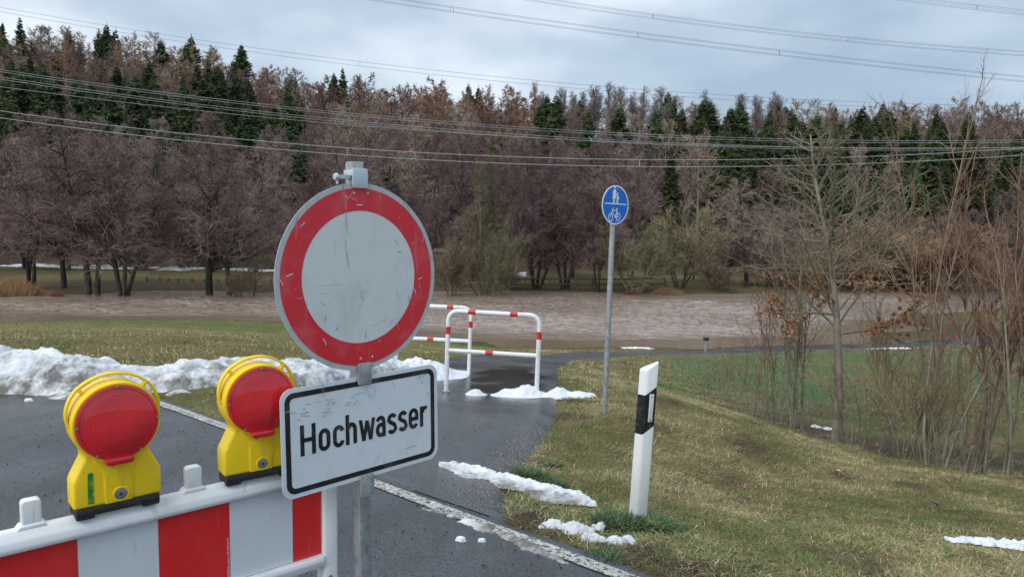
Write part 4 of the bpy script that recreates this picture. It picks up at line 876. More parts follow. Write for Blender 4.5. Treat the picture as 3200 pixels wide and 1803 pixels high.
def young_tree():
    g = P(2610, 1385, 11.); g[2] = Hs(g[0], g[1])-.03; top = P(2690, 400, 11.); hgt = top[2]-g[2]; p = Plant(77)
    d = np.array([(top[0]-g[0])/hgt*.9, 0, 1])
    p.grow((0, 0, 0), d, hgt, .075, [dict(seg=12, wig=.035, up=.02, tip=.15), dict(n=46, t0=.35, t1=.98, ang=1.02, angv=.24, len=lambda t: .56*(1.04-t)+.07, up=.04, wig=.13, seg=8, rr=.25, tip=.3),
        dict(n=9, t0=.15, ang=.62, angv=.25, len=lambda t: .36*(1.1-t)+.1, up=.03, wig=.22, seg=4, rr=.5, tip=.4), dict(n=5, t0=.2, ang=.6, len=lambda t: .4, wig=.15, seg=2, rr=.5, tip=.5)])
    o = empty('young_tree', g); v, f = segs_mesh(np.array(p.lv[0]), 9); link('trunk', mesh_np('trunk', v, f, smooth=True), o, MT['pale_bark'])
    v, f = join([segs_mesh(np.array(p.lv[1]), 5), segs_mesh(np.array(p.lv[2]), 3), segs_mesh(np.array(p.lv[3]), 3)]); link('branches', mesh_np('branches', v, f), o, MT['young_bark'])
    A_ = np.array(p.lv[3]+p.lv[2]); zz = A_[:, 5]/hgt; hd_ = np.hypot(A_[:, 3]-zz*(top[0]-g[0]), A_[:, 4]); w_ = (np.exp(-((zz-.44)/.07)**2)+.0002)*np.exp(-(hd_/.85)**2); r = p.r; n = 3600; k = r.choice(len(A_), n, p=w_/w_.sum()); B_ = A_[k]; dd = r.normal(size=(n, 3)); dd[:, 2] -= .7; dd /= np.linalg.norm(dd, axis=1, keepdims=True)
    b_ = np.concatenate([B_[:, 3:6], B_[:, 3:6]+dd*r.uniform(.03, .06, (n, 1)), r.uniform(.02, .04, (n, 1))], 1); v, f = blades_mesh(b_, r); link('dry_leaves', mesh_np('dry_leaves', v, f), o, MT['dry_leaf'])
    tag(o, 'young tree with pale grey trunk and rust-brown dead leaves on its lowest branches', 'tree')
MT['young_bark'] = bark('young_bark', (.12, .11, .06), (.30, .27, .2), 4, .1)
MT['bush_twig'] = bark('bush_twig', (.15, .12, .065), (.27, .20, .12), 3, .15)
young_tree()
shrub('bush', 2245, 1262, 12.3, 1060, 12, .26, 101, 'bush_twig', 'thin-stemmed low bush furthest left on the embankment foot', thick=.012, L1=8, bare=.2, fine=6)
shrub('bush', 2335, 1290, 12, 970, 14, .18, 102, 'bush_twig', 'dense clump of upright thin stems second from the left in the bush row', thick=.011, L1=9, bare=.25, fine=6)
shrub('bush', 2500, 1335, 11.4, 690, 6, .24, 103, 'bush_twig', 'bush with arching olive stems directly left of the young tree', thick=.016, L1=14, bare=.3, lean=-.05, fine=6)
shrub('bush', 2415, 1310, 11.7, 740, 6, .18, 104, 'red_twig', 'tall thin reddish bush behind the arching olive one', thick=.010, L1=14, lean=-.10, fine=6)
shrub('bush', 2725, 1372, 10.8, 1090, 7, .36, 105, 'bush_twig', 'small fan-shaped bush just right of the young tree', thick=.014, L1=8, fine=6)
shrub('bush', 2815, 1430, 10.2, 850, 9, .42, 106, 'bush_twig', 'wide spreading bush with stems arching left towards the young tree', thick=.015, L1=13, lean=-.14, leafy=90, fine=7)
shrub('bush', 2900, 1462, 9.6, 290, 5, .13, 107, 'red_twig', 'tall upright bush with pale stems and red twigs rising above the skyline', thick=.013, L1=19, bare=.34, up=.12, ang=.42, wid=.22, leafy=110, fine=7)
shrub('bush', 3000, 1475, 9.4, 250, 5, .15, 108, 'red_twig', 'tallest reddish bush, between the pale-stemmed one and the picture edge', thick=.013, L1=19, bare=.34, up=.12, ang=.42, wid=.22, fine=7)
shrub('bush', 3110, 1490, 9.1, 360, 5, .15, 109, 'red_twig', 'tall red-twigged bush close to the right picture edge', thick=.013, L1=17, bare=.34, up=.12, ang=.42, wid=.22, fine=7)
shrub('bush', 3210, 1500, 8.9, 400, 5, .16, 110, 'red_twig', 'red-twigged bush partly cut off by the right picture edge', thick=.013, L1=15, bare=.3, up=.12, ang=.42, wid=.22, fine=7)
shrub('bush', 2930, 1468, 9.45, 1020, 9, .5, 111, 'bush_twig', 'low tangled thicket at the feet of the tall pale-stemmed bush', thick=.010, L1=14, rad=.4, leafy=120, fine=7, wid=.5)
shrub('bush', 3060, 1482, 9.2, 990, 9, .5, 112, 'bush_twig', 'low tangled thicket beneath the tallest bush', thick=.010, L1=14, rad=.4, leafy=90, fine=7, wid=.5)
shrub('bush', 3175, 1492, 9.0, 1020, 9, .5, 113, 'bush_twig', 'low tangled thicket at the right picture edge', thick=.010, L1=14, rad=.4, fine=7, wid=.5)
shrub('bush', 2600, 1352, 11.4, 1170, 8, .36, 114, 'bush_twig', 'short twiggy growth right behind the young tree trunk', thick=.012, L1=8, fine=6)
shrub('bush', 2400, 1296, 11.9, 1160, 10, .42, 115, 'bush_twig', 'short reddish twiggy growth between the stem clump and the arching bush', thick=.011, L1=8, fine=6)
shrub('bush', 2660, 1366, 10.9, 900, 6, .34, 116, 'bush_twig', 'slender twiggy bush crossing in front of the young tree trunk', thick=.010, L1=12, fine=6, leafy=50)
shrub('bush', 2860, 1445, 9.9, 1080, 10, .5, 117, 'bush_twig', 'low bush with curled brown leaves left of the tall pale-stemmed bush', thick=.010, L1=12, fine=7, leafy=150, wid=.5)

# ------------------------------------------------------------------ tube barriers
def rail(label, Lp, Rp, Zl, Zr, order):
    a = P(*Lp, Zl); b_ = P(*Rp, Zr); o = empty('tube_barrier', (a+b_)/2); d = b_-a; W_ = np.linalg.norm(d[:2]); rz = math.atan2(d[1], d[0])
    o.rotation_euler = (0, R(1.3)+0*order, rz); hw = W_/2; sl_ = (b_[2]-a[2])/2; Ht = 1.1; rr = .13; r = .031
    path = [(-hw, 0, -sl_)]+[(-hw+rr-rr*math.cos(t), 0, Ht-rr+rr*math.sin(t)) for t in np.linspace(0, math.pi/2, 7)]+[(hw-rr+rr*math.sin(t), 0, Ht-rr+rr*math.cos(t)) for t in np.linspace(0, math.pi/2, 7)]+[(hw, 0, sl_)]
    MB().tube(path, r, 16).build('frame', MT['white_paint'], o); MB().tube([(-hw, 0, .57), (hw, 0, .57)], r*.93, 16).build('crossbar', MT['white_paint'], o)
    def band(p, q): MB().tube([p, q], r+.0018, 16).build('red_band', MT['red_paint'], o)
    for x in (-.24, .22): band((x*W_*1.0-.05, 0, Ht), (x*W_+.05, 0, Ht))
    band((-.035*W_-.05, 0, .57), (-.035*W_+.05, 0, .57))
    for x in (-hw, hw): band((x, 0, .79), (x, 0, .89)); MB().lathe([(0, .0), (.052, 0), (.052, .022), (.035, .03), (0, .03)], 20, (x, 0, (-sl_ if x < 0 else sl_)-.004)).build('foot_flange', MT['galv'], o, ang=30)
    tag(o, label, 'barrier', 'red and white tube barriers on the path'); return o
rail('nearer red and white tube barrier with snow heaped at its right foot', (1394, 1228), (1676, 1242), 9.75, 9.6, 0)
rail('farther red and white tube barrier, left half hidden by the round sign', (1236, 1166), (1465, 1173), 11.75, 11.66, 1)

# ------------------------------------------------------------------ sign drawing helpers (local x right, z up, -y to the viewer)
def disc(name, rad, r_in, y, mt_, parent, n=96):
    mb = MB()
    for yy_ in (y,):
        vs = [(rad*math.cos(6.28319*i/n), yy_, rad*math.sin(6.28319*i/n)) for i in range(n)]
        if r_in: vs += [(r_in*math.cos(6.28319*i/n), yy_, r_in*math.sin(6.28319*i/n)) for i in range(n)]; fs = [(i, (i+1) % n, n+(i+1) % n, n+i) for i in range(n)]
        else: fs = [tuple(range(n))]
        mb.add(vs, fs)
    return mb.build(name, mt_, parent, smooth=False)
def rrect(x0, x1, z0, z1, r, n=8):
    pts = []
    for cx, cz, a in ((x1-r, z1-r, 0), (x0+r, z1-r, 90), (x0+r, z0+r, 180), (x1-r, z0+r, 270)):
        pts += [(cx+r*math.cos(R(a+90*i/n)), cz+r*math.sin(R(a+90*i/n))) for i in range(n+1)]
    return pts
def stroke(mb, pts, w_, y, closed=False):
    pts = [np.array(p, float) for p in pts]; n = len(pts); Lf = []; Rt = []
    for i in range(n):
        a = pts[(i-1) % n] if closed or i else pts[i]; b_ = pts[(i+1) % n] if closed or i < n-1 else pts[i]
        d1 = pts[i]-a if (closed or i) else b_-pts[i]; d2 = b_-pts[i] if (closed or i < n-1) else pts[i]-a; d1 = d1/np.linalg.norm(d1); d2 = d2/np.linalg.norm(d2); t = d1+d2; t /= np.linalg.norm(t); nn = np.array([-t[1], t[0]]); k = w_/2/max(.5, abs(nn@np.array([-d1[1], d1[0]])))
        Lf.append(pts[i]+nn*k); Rt.append(pts[i]-nn*k)
    vs = [(p[0], y, p[1]) for p in Lf]+[(p[0], y, p[1]) for p in Rt]; m = n if closed else n-1
    mb.add(vs, [(i, (i+1) % n, n+(i+1) % n, n+i) for i in range(m)])
def arc(cx, cz, rx, rz, a0, a1, n=10): return [(cx+rx*math.cos(R(a0+(a1-a0)*i/n)), cz+rz*math.sin(R(a0+(a1-a0)*i/n))) for i in range(n+1)]
W0 = .14; XH = .745
def glyph(c):
    """strokes in cap-height units, advance"""
    t = W0/2; r = .165; lo = t; hi = XH-t
    stad = lambda cx: arc(cx, hi-r, r, r, 0, 180)+arc(cx, lo+r, r, r, 180, 360)
    if c == 'H': return [[(t, 0), (t, 1)], [(.53, 0), (.53, 1)], [(t+.07, .5), (.46, .5)]], [], .73
    if c == 'o': return [], [stad(t+r)], .60
    if c == 'c': return [arc(t+r, hi-r, r, r, 8, 180)+arc(t+r, lo+r, r, r, 180, 352)], [], .545
    if c == 'h': return [[(t, 0), (t, 1.02)], [(.14, .53)]+arc(t+r, hi-r, r, r, 150, 0)[1:]+[(t+2*r, 0)]], [], .60
    if c == 'w': return [[(.045, XH), (.185, .0)], [(.185, 0), (.34, XH-.06)], [(.34, XH-.06), (.495, 0)], [(.495, 0), (.635, XH)]], [], .745
    if c == 'a': return [arc(t+.15, hi-.15, .15, .15, 165, 0)+[(t+.31, 0)], [(t+.31-.05, .425), (t+.14, .425)]+arc(t+.13, .425-.1775+.0, .13, .1775, 90, 270)+[(t+.2, t), (t+.30, .13)]], [], .545
    if c == 's': return [arc(.225, hi-.155, .155, .155, 25, 180, 8)+[(.075, .52), (.12, .44), (.23, .385), (.33, .33), (.375, .25)]+arc(.22, lo+.155, .155, .155, 10, -155, 9)], [], .52
    if c == 'e': return [[(.14, .36), (.33, .36)], arc(t+r, hi-r, r, r, 0, 180)+arc(t+r, lo+r, r, r, 180, 335)], [], .575
    if c == 'r': return [[(t, 0), (t, XH)], [(.14, .50)]+arc(t+.19, hi-.17, .19, .17, 150, 62, 6)[1:]], [], .40
def word(txt, x0, x1, z0, cap, y, mt_, parent):
    tot = sum(glyph(c)[2] for c in txt)-.10; sx = (x1-x0)/tot; x = x0
    for c in txt:
        op, cl, ad_ = glyph(c); mb = MB(); k = 0
        for q, cls in [(q, False) for q in op]+[(q, True) for q in cl]:
            yy_ = y-.00012*k; k += 1
            if c == 'w':
                (ax_, az_), (bx_, bz_) = q; h_ = W0*.53; mb.add([((x+(ax_-h_)*sx), yy_, z0+az_*cap), ((x+(ax_+h_)*sx), yy_, z0+az_*cap), ((x+(bx_+h_)*sx), yy_, z0+bz_*cap), ((x+(bx_-h_)*sx), yy_, z0+bz_*cap)], [(0, 1, 2, 3)])
            else: stroke(mb, [(x+p[0]*sx, z0+p[1]*cap) for p in q], W0*cap, yy_, cls)
        if c == 'e': # join of crossbar and bowl
            stroke(mb, [(x+(W0/2+.33)*sx, z0+(.36-W0/2)*cap), (x+(W0/2+.33)*sx, z0+.53*cap)], W0*cap, y-.0003)
        mb.build('letter', mt_, parent, smooth=False); x += ad_*sx

def cam_frame(t, a, d):
    wv = lambda v: v[0]*CR-v[1]*CU+v[2]*CF
    X = wv(np.array(a)); Z = -wv(np.array(d)); X /= np.linalg.norm(X); Z -= X*(Z@X); Z /= np.linalg.norm(Z); Y = np.cross(Z, X); o = wv(np.array(t))+np.array([0, 0, CH])
    Mx = Matrix.Identity(4)
    for i in range(3): Mx[i][0] = X[i]; Mx[i][1] = Y[i]; Mx[i][2] = Z[i]; Mx[i][3] = o[i]
    return Mx

# ------------------------------------------------------------------ closed-road sign with flood plate on a square post
SM = cam_frame((-.4834, -.0360, 2.3746), (.70707, -.06642, .70402), (.00171, .99574, .09223)); gz = Hs(SM[0][3], SM[1][3])
base_l = -(SM[2][3]-gz)+.03
sg = empty('flood_sign', mw=SM @ Matrix.Translation((0, 0.045, base_l))); OFF = Matrix.Translation((0, -.045, -base_l))
def chl(o): o.matrix_basis = OFF @ o.matrix_basis; return o
tag(sg, 'round red-ringed closed-road sign with a rectangular flood warning plate on a square steel post', 'traffic sign')
ps = MB(); ps.prism([(-.021, .006), (.021, .006), (.021, .048), (-.021, .048)], base_l, .367, ax='z'); ps.v = [(x, y, z) for x, y, z in ps.v]; chl(ps.build('post', MT['galv'], sg, bevel=.003))
bp = MB(); bp.prism(rrect(-.4, .4, -.2, .2, .05), base_l, base_l+.11, ax='z'); bp.v = [(x, y+.03, z) for x, y, z in bp.v]; chl(bp.build('foot_plate', MT['black_rubber'], sg, bevel=.01))
def plate_disc(rad, y0, y1): mb = MB(); n = 96; mb.prism([(rad*math.cos(6.28319*i/n), rad*math.sin(6.28319*i/n)) for i in range(n)], y0, y1); return mb
pd = chl(plate_disc(.3, -.0, .003).build('round_plate', MT['sign_rim'], sg, smooth=False))
o = disc('white_disc', .2118, 0, -.0008, MT['sign_white'], pd); o = disc('red_ring', .2835, .212, -.0012, MT['sign_red'], pd)
tp = MB(); zt, zb_ = -.322, -.662; tp.prism(rrect(-.294, .306, zb_, zt, .038), 0, .003); tp = chl(tp.build('text_plate', MT['plate_white'], sg, smooth=False))
mb = MB(); a = rrect(-.280, .292, zb_+.0135, zt-.0135, .030); b_ = rrect(-.280+.0165, .292-.0165, zb_+.03, zt-.03, .016); n = len(a)
mb.add([(p[0], -.0008, p[1]) for p in a]+[(p[0], -.0008, p[1]) for p in b_], [(i, (i+1) % n, n+(i+1) % n, n+i) for i in range(n)]); mb.build('border', MT['sign_black'], tp, smooth=False)
word('Hochwasser', -.231, .254, -.5365, .0965, -.001, MT['sign_black'], tp)
MT['scuff'] = mat('scuff', (.27, .27, .26), .7)[0]; MT['chip'] = mat('paint_chip', (.62, .5, .5), .6)[0]
def scuffs(parent, mt_, items, y, name='scratches'):
    mb = MB(); r = random.Random(5)
    for k, (x, z, ln_, an, w_) in enumerate(items):
        n = 5; pts = [(x+ln_*i/n*math.cos(an)+r.gauss(0, .0006), z+ln_*i/n*math.sin(an)+r.gauss(0, .0008)) for i in range(n+1)]; stroke(mb, pts, w_, y-.00003*k)
    mb.build(name, mt_, parent, smooth=False)
rr_ = random.Random(21)
it = [(-.27+.26*rr_.random(), -.405+.008*rr_.gauss(0, 1)-.0*k, rr_.uniform(.006, .02), -.12+rr_.gauss(0, .05), .0016) for k in range(18)]+[(-.22+.24*rr_.random(), -.378+.005*rr_.gauss(0, 1), rr_.uniform(.006, .02), -.08, .001) for k in range(12)]
it += [(.03, -.40, .03, 1.0, .0012), (.11, -.355, .03, -1.1, .001), (.16, -.60, .05, .08, .0018), (.22+.0, -.37, .02, .9, .002), (.24, -.385, .015, 2.0, .002), (.235, -.36, .02, .3, .0016), (.03, -.62, .04, .7, .0008), (.01, -.36, .05, -1.2, .0007), (-.28, -.39, .015, 0, .003), (.26, -.43, .012, 1.2, .002)]
scuffs(tp, MT['scuff'], it, -.0019)
it = [(-.055, .09, .055, -1.45, .0022), (-.058, .125, .03, -1.5, .0012), (.185, -.075, .022, -1.4, .003), (.13, .12, .025, -.8, .0015), (.145, .075, .012, .2, .003), (0, -.07, .03, 1.4, .0012), (-.15, -.02, .08, .05, .0006), (-.02, -.12, .09, 1.1, .0006), (.04, -.16, .06, .3, .0008), (-.14, -.13, .02, 1.2, .0022), (.01, -.20, .025, 1.5, .0018), (.1, -.17, .03, .9, .0008), (-.1, -.16, .012, .8, .002)]
it += [(rr_.uniform(-.14, .14), rr_.uniform(-.14, .14), rr_.uniform(.003, .03), rr_.uniform(0, 3.1), rr_.uniform(.0005, .001)) for k in range(4)]
scuffs(pd, MT['scuff'], it, -.0019)
it = []
for k in range(16):
    a = rr_.uniform(0, 6.28); q = rr_.uniform(.222, .275); it.append((q*math.cos(a), q*math.sin(a), rr_.uniform(.003, .03), rr_.uniform(0, 3.1), rr_.choice([.0008, .001, .0015, .003])))
it += [(-.262, .018, .022, .25, .004), (.225, -.02, .02, .3, .003), (-.05, .245, .03, .8, .0012)]
scuffs(pd, MT['chip'], it, -.0023, 'paint_chips')
def clip(x0, x1, z0, z1, mt_, name='clip', tilt=0):
    mb = MB(); mb.prism(rrect(x0, x1, z0, z1, .006, 3), -.010, -.0045); mb.box(((x0+x1)/2, .02, z1-.014 if tilt >= 0 else z0+.014), (x1-x0-.006, .058, .02))
    o = chl(mb.build(name, mt_, sg, bevel=.0012)); return o
clip(-.030, .026, .283, .345, MT['zinc']); clip(-.026, .026, -.348, -.277, MT['galv']); clip(-.026, .028, -.722, -.650, MT['galv'])
mb = MB(); mb.box((-.045, .02, .318), (.05, .022, .012)); mb.lathe([(0, -.008), (.010, -.006), (.012, .0), (.010, .005), (0, .007)], 12, (-.078, .01, .317), ax='x'); mb.tube([(-.075, .01, .312), (-.075, .01, .295)], .004, 8); chl(mb.build('clamp_bolt', MT['zinc'], sg))
for x, z in ((-.022, .268), (.03, .268), (-.01, -.262), (.035, -.262), (-.05, .255)):
    mb = MB(); mb.lathe([(0, -.0028), (.0035, -.0022), (.004, -.001)], 10, (x, 0, z), ax='y'); mb.build('rivet', MT['sign_rim'], pd)

# ------------------------------------------------------------------ plastic barrier
BMx = cam_frame((-1.14608, .65386, 1.94849), (.75013, -.05107, .65931), (-.02064, .99472, .10053)); gzb = Hs(BMx[0][3], BMx[1][3]); bl = -(BMx[2][3]-gzb)+.02
br = empty('road_barrier', mw=BMx @ Matrix.Translation((-.3, .02, bl))); OFB = Matrix.Translation((.3, -.02, -bl))
def chb(o): o.matrix_basis = OFB @ o.matrix_basis; return o
tag(br, 'white plastic road barrier with vertical red and white reflective stripes across the road', 'barrier')
mb = MB(); x0, x1 = -1.26, .752
prof = [(-.016, .000), (-.020, .012), (-.016, .030), (.0, .052), (.012, .057), (.030, .052), (.04, .03), (.042, .0)]
mb.prism(prof, x0, x1, ax='x'); chb(mb.build('top_rail', MT['white_plastic'], br, bevel=.004, seg=3, ang=25))
mb = MB(); mb.prism([(-.020, -.2555), (-.024, -.270), (-.018, -.293), (.0, -.300), (.042, -.293), (.042, -.2555)], x0+.05, .700, ax='x'); chb(mb.build('middle_rail', MT['white_plastic'], br, bevel=.004, seg=3, ang=25))
mb = MB(); mb.box((0.7265, .0125, (bl+.0)/2-.001), (.0515, .055, -bl-.004)); chb(mb.build('end_post', MT['white_plastic'], br, bevel=.008, seg=3))
mb = MB(); mb.box((x0+.026, .0125, (bl+.0)/2-.001), (.0515, .055, -bl-.004)); chb(mb.build('end_post', MT['white_plastic'], br, bevel=.008, seg=3))
mb = MB(); mb.box((-.25, .0125, bl+.12), (1.87, .04, .05)); chb(mb.build('bottom_rail', MT['white_plastic'], br, bevel=.008))
bar0 = None
for i in range(15):
    if bar0 is None: mb = MB(); mb.box((0, .0125, (bl+.145-.295)/2), (.03, .02, -(bl+.145)-.297)); bar0 = chb(mb.build('bar', MT['white_plastic'], br, bevel=.004)); bar0.location.x += -1.15; q0 = bar0
    else: q = q0.copy(); sc.collection.objects.link(q); q.parent = br; q.location = q0.location+Vector((.125*i, 0, 0))
mb = MB(); mb.box((-.25, .015, -.1275), (1.88, .024, .2545)); chb(mb.build('backing_board', MT['white_plastic'], br, smooth=False))
for s, e_, k in [(-1.2, -1.0, 'film_red'), (-1.0, -.8, 'film_white'), (-.8, -.6, 'film_red'), (-.6, -.4, 'film_white'), (-.4+.0, -.2, 'film_white'), (-.2, 0, 'film_red'), (0, .2, 'film_white'), (.2, .4, 'film_red'), (.4, .6, 'film_white'), (.6, .698, 'film_red')]:
    if s == -.4: k = 'film_white'
    mb = MB(); mb.box(((s+e_)/2, .0015, -.127), (e_-s-.0012, .002, .2525)); o = chb(mb.build('red_stripe' if k == 'film_red' else 'white_stripe', MT[k], br, smooth=False))
for x in (-.898, -.698, -.498, -.298, -.098, .302, .70):
    mb = MB(); mb.prism(rrect(x-.022, x+.022, .045, .124, .010, 4), .002, .032); mb.prism([(x-.036, .05), (x+.036, .05), (x+.026, .062), (x-.026, .062)], -.002, .036); chb(mb.build('peg', MT['white_plastic'], br, bevel=.004, seg=3, ang=30))
for xf in (-1.1, .6):
    mb = MB(); mb.prism(rrect(xf-.08, xf+.08, -.4, .4, .03), bl-.0, bl+.09, ax='z'); chb(mb.build('foot', MT['black_rubber'], br, bevel=.01))
mb = MB(); mb.lathe([(0, -.0195), (.006, -.019), (.007, -.0155), (0, -.015)], 12, (.722, 0, -.335), ax='y'); chb(mb.build('screw', MT['steel'], br))
MT['print'] = mat('film_print', (.75, .72, .72), .5)[0]
for x, txt in ((.1935, 'ORALITE\u00ae RAL Action 4 / DIN 67520 & 6171'), (-.0065, 'ORALITE\u00ae RAL Action 4 / DIN 67520 & 6171')):
    if x > .1: x = .3935
    cu = bpy.data.curves.new('print', 'FONT'); cu.body = txt; cu.size = .0098; cu.align_x = 'LEFT'; to = bpy.data.objects.new('tmp', cu); sc.collection.objects.link(to)
    bpy.context.view_layer.update(); me = bpy.data.meshes.new_from_object(to.evaluated_get(bpy.context.evaluated_depsgraph_get())); bpy.data.objects.remove(to)
    o = link('film_print', me, br, MT['print']); wdt = max(v.co.x for v in me.vertices); o.matrix_basis = OFB @ Matrix.Translation((x+.004, -.0002, -.245)) @ Matrix.Rotation(R(-90), 4, 'Y') @ Matrix.Rotation(R(90), 4, 'X') @ Matrix.Diagonal((.13/wdt, 1, 1, 1))
bpy.context.view_layer.update()

# ------------------------------------------------------------------ warning lights
def lamp():
    o = empty('warning_light'); h = MB()   # origin at base, lens centre at z .242
    zc = .242; prof = [(-.108, .02), (-.108, .092), (-.104, .102), (-.080, .150), (-.078, .162), (-.083, .172)]
    ring = [(-.107*math.cos(t), zc+.107*math.sin(t)) for t in np.linspace(-.66, math.pi+.66, 40)]
    poly = prof+ring+[(-x, z) for x, z in prof[::-1]]
    h.prism(poly, -.034, .040); hb = h.build('housing', MT['yellow'], o, bevel=.009, seg=4, ang=30)
    # raised middle panel, side recess outlines, label frame
    mb = MB(); mid = [(-.034, .022), (-.036, .100), (-.048, .128), (-.062, .148), (.062, .148), (.048, .128), (.036, .100), (.034, .022)]; mb.prism(mid, -.0385, -.030); mb.build('front_panel', MT['yellow'], o, bevel=.0035, seg=3, ang=25)
    mb = MB(); stroke(mb, rrect(-.027, .033, .070, .104, .003, 3), .0022, 0, True); mb.v = [(x, -.0395, z) for x, y, z in mb.v]; mb.build('label_frame', MT['yellow'], o, smooth=False)
    mb = MB(); mb.lathe([(.1, -.034), (.107, -.034), (.1075, -.030)], 64, (0, 0, zc), ax='y')
    mb.lathe([(.100, -.0345), (.1005, -.048), (.1055, -.048), (.107, -.034)], 72, (0, 0, zc), ax='y'); mb.build('lens_ring', MT['yellow'], o, ang=30)
    mb = MB(); pr = [(0, -.062), (.03, -.0613), (.06, -.0585), (.085, -.0545), (.092, -.052), (.0925, -.0545), (.0995, -.053), (.1, -.046)]; mb.lathe(pr, 72, (0, 0, 0), ax='y'); le = mb.build('lens', MT['lens'], o, ang=50); le.location = (0, 0, zc)
    mb = MB(); mb.prism(rrect(-.034, .034, zc-.110, zc-.092, .008, 4), -.064, -.048); mb.build('lens_tab', MT['clear_red'], o, bevel=.003)
    for a in (90, 180, 0, 237, 303): mb = MB(); mb.lathe([(0, -.0575), (.003, -.057), (.0035, -.054)], 10, (.0955*math.cos(R(a)), 0, zc+.0955*math.sin(R(a))), ax='y'); mb.build('screw', MT['steel'], o)
    rh = lambda t: .107+.018*min(1, max(0, math.sin(t)-.0)*1.5)**.7; arcp = [(-rh(t)*math.cos(t), -.006, zc+rh(t)*math.sin(t)) for t in np.linspace(-.05, math.pi+.05, 44)]
    mb = MB(); 
    for i in range(len(arcp)-1): pass
    n = len(arcp); vs = []
    for i in range(n):
        p = np.array(arcp[i]); c = np.array([0, -.006, zc]); d = unit(p-c)
        for a, b_ in ((-.0035, -.010), (.0035, -.010), (.0035, .010), (-.0035, .010)): vs.append(tuple(p+d*a+np.array([0, b_, 0])))
    fs = [(i*4+k, i*4+(k+1) % 4, (i+1)*4+(k+1) % 4, (i+1)*4+k) for i in range(n-1) for k in range(4)]+[(0, 1, 2, 3), (n*4-1, n*4-2, n*4-3, n*4-4)]
    mb.add(vs, fs); hd = mb.build('handle', MT['yellow'], o, bevel=.003, seg=3, ang=30)
    for a in (48, 132):
        mb = MB(); mb.box((0, 0, 0), (.009, .02, .026)); s_ = mb.build('handle_rib', MT['yellow'], hd, bevel=.002); s_.location = (.116*math.cos(R(a)), -.006, zc+.116*math.sin(R(a))); s_.rotation_euler = (0, R(90-a), 0)
    mb = MB(); mb.box((0, .003, .010), (.205, .078, .022)); mb.box((-.08, .003, -.003), (.044, .076, .012)); mb.box((.08, .003, -.003), (.044, .076, .012)); mb.build('base_strip', MT['black_rubber'], o, bevel=.003)
    mb = MB(); mb.lathe([(.0, -.0415), (.013, -.0415), (.0155, -.041), (.016, -.038)], 24, (.004, 0, .044), ax='y'); lk = mb.build('lock', MT['steel'], o)
    mb = MB(); mb.lathe([(.0155, -.0395), (.0165, -.041), (.0195, -.041), (.020, -.0385)], 24, (.004, 0, .044), ax='y'); mb.build('lock_ring', MT['yellow'], lk)
    mb = MB(); mb.lathe([(0, -.0424), (.0035, -.0423), (.004, -.0416)], 10, (.004, 0, .044), ax='y'); mb.build('lock_pin', MT['dark'], lk)
    for x, z in ((-.014, .124), (.012, .126)): mb = MB(); mb.lathe([(0, -.0392), (.0018, -.0391), (.002, -.0386)], 8, (x, 0, z), ax='y'); mb.build('screw_hole', MT['dark'], o)
    return o
def copy_tree(o, parent=None):
    c = o.copy(); sc.collection.objects.link(c); c.parent = parent
    for ch in [k for k in bpy.data.objects if k.parent == o]: copy_tree(ch, c)
    return c
l1 = lamp(); l2 = copy_tree(l1)
mb = MB(); mb.prism([(-.074, .032), (-.060, .031), (-.060, .050), (-.063, .056), (-.060, .062), (-.060, .083), (-.062, .087), (-.060, .091), (-.060, .113), (-.066, .116), (-.072, .113), (-.073, .09)], -.0352, -.0340); mb.build('green_tape', MT['green_tape'], l1, smooth=False)
l1.matrix_world = BMx @ Matrix.Translation((.098, .012, .058)); l2.matrix_world = BMx @ Matrix.Translation((.492, .012, .058)) @ Matrix.Rotation(R(-4), 4, 'Z')
tag(l1, 'yellow warning light with red lens and green tape strip, nearest the left barrier end', 'warning light', 'warning lights on the barrier')
tag(l2, 'yellow warning light with red lens and no tape, half hidden behind the flood plate', 'warning light', 'warning lights on the barrier')

# ------------------------------------------------------------------ blue path sign
a = P(1896, 1300, 8.0); b_ = P(1928, 562, 8.02); ax_ = b_-a; hgt = np.linalg.norm(ax_); zax = Vector(ax_).normalized(); xd = Vector((math.sin(R(50)), math.cos(R(50)), 0)); xd = (xd-zax*xd.dot(zax)).normalized(); yd = zax.cross(xd)
Mx = Matrix.Identity(4)
for i in range(3): Mx[i][0] = xd[i]; Mx[i][1] = yd[i]; Mx[i][2] = zax[i]; Mx[i][3] = a[i]
bs = empty('path_sign', mw=Mx); tag(bs, 'round blue sign for pedestrians and cyclists on a grey steel pole in the grass', 'traffic sign')
MB().tube([(0, .035, -.1), (0, .035, hgt-.04)], .030, 20).build('pole', MT['pole_grey'] if 'pole_grey' in MT else MT['galv'], bs)
MB().lathe([(.033, hgt-.075), (.034, hgt-.035), (.03, hgt-.03), (0, hgt-.03)], 20, (0, .035, 0)).build('pole_cap', MT['dark'], bs)
zc = hgt-.055-.21-.005; mb = plate_disc(.21, 0, .004); pl = mb.build('sign_plate', MT['picto'], bs, smooth=False); pl.location = (-.006, -.0, zc)
disc('blue_disc', .196, 0, -.0008, MT['sign_blue'], pl)
mb = MB(); mb.box((0, -.0014, .012), (.335, .0008, .011)); mb.build('divider_bar', MT['picto'], pl, smooth=False)
def poly(mb, pts, y=-.0016): mb.add([(x, y, z) for x, z in pts], [tuple(range(len(pts)))])
S_ = .34/720.
def q2(x, y): return ((x-560)*S_*1.0/.68*.70, (740-y)*S_*.87*1.0)
mb = MB()  # woman
poly(mb, [(q2(512, 275)[0]+.0115*math.cos(t), q2(512, 275)[1]+.018*math.sin(t)) for t in np.linspace(0, 6.1, 14)])
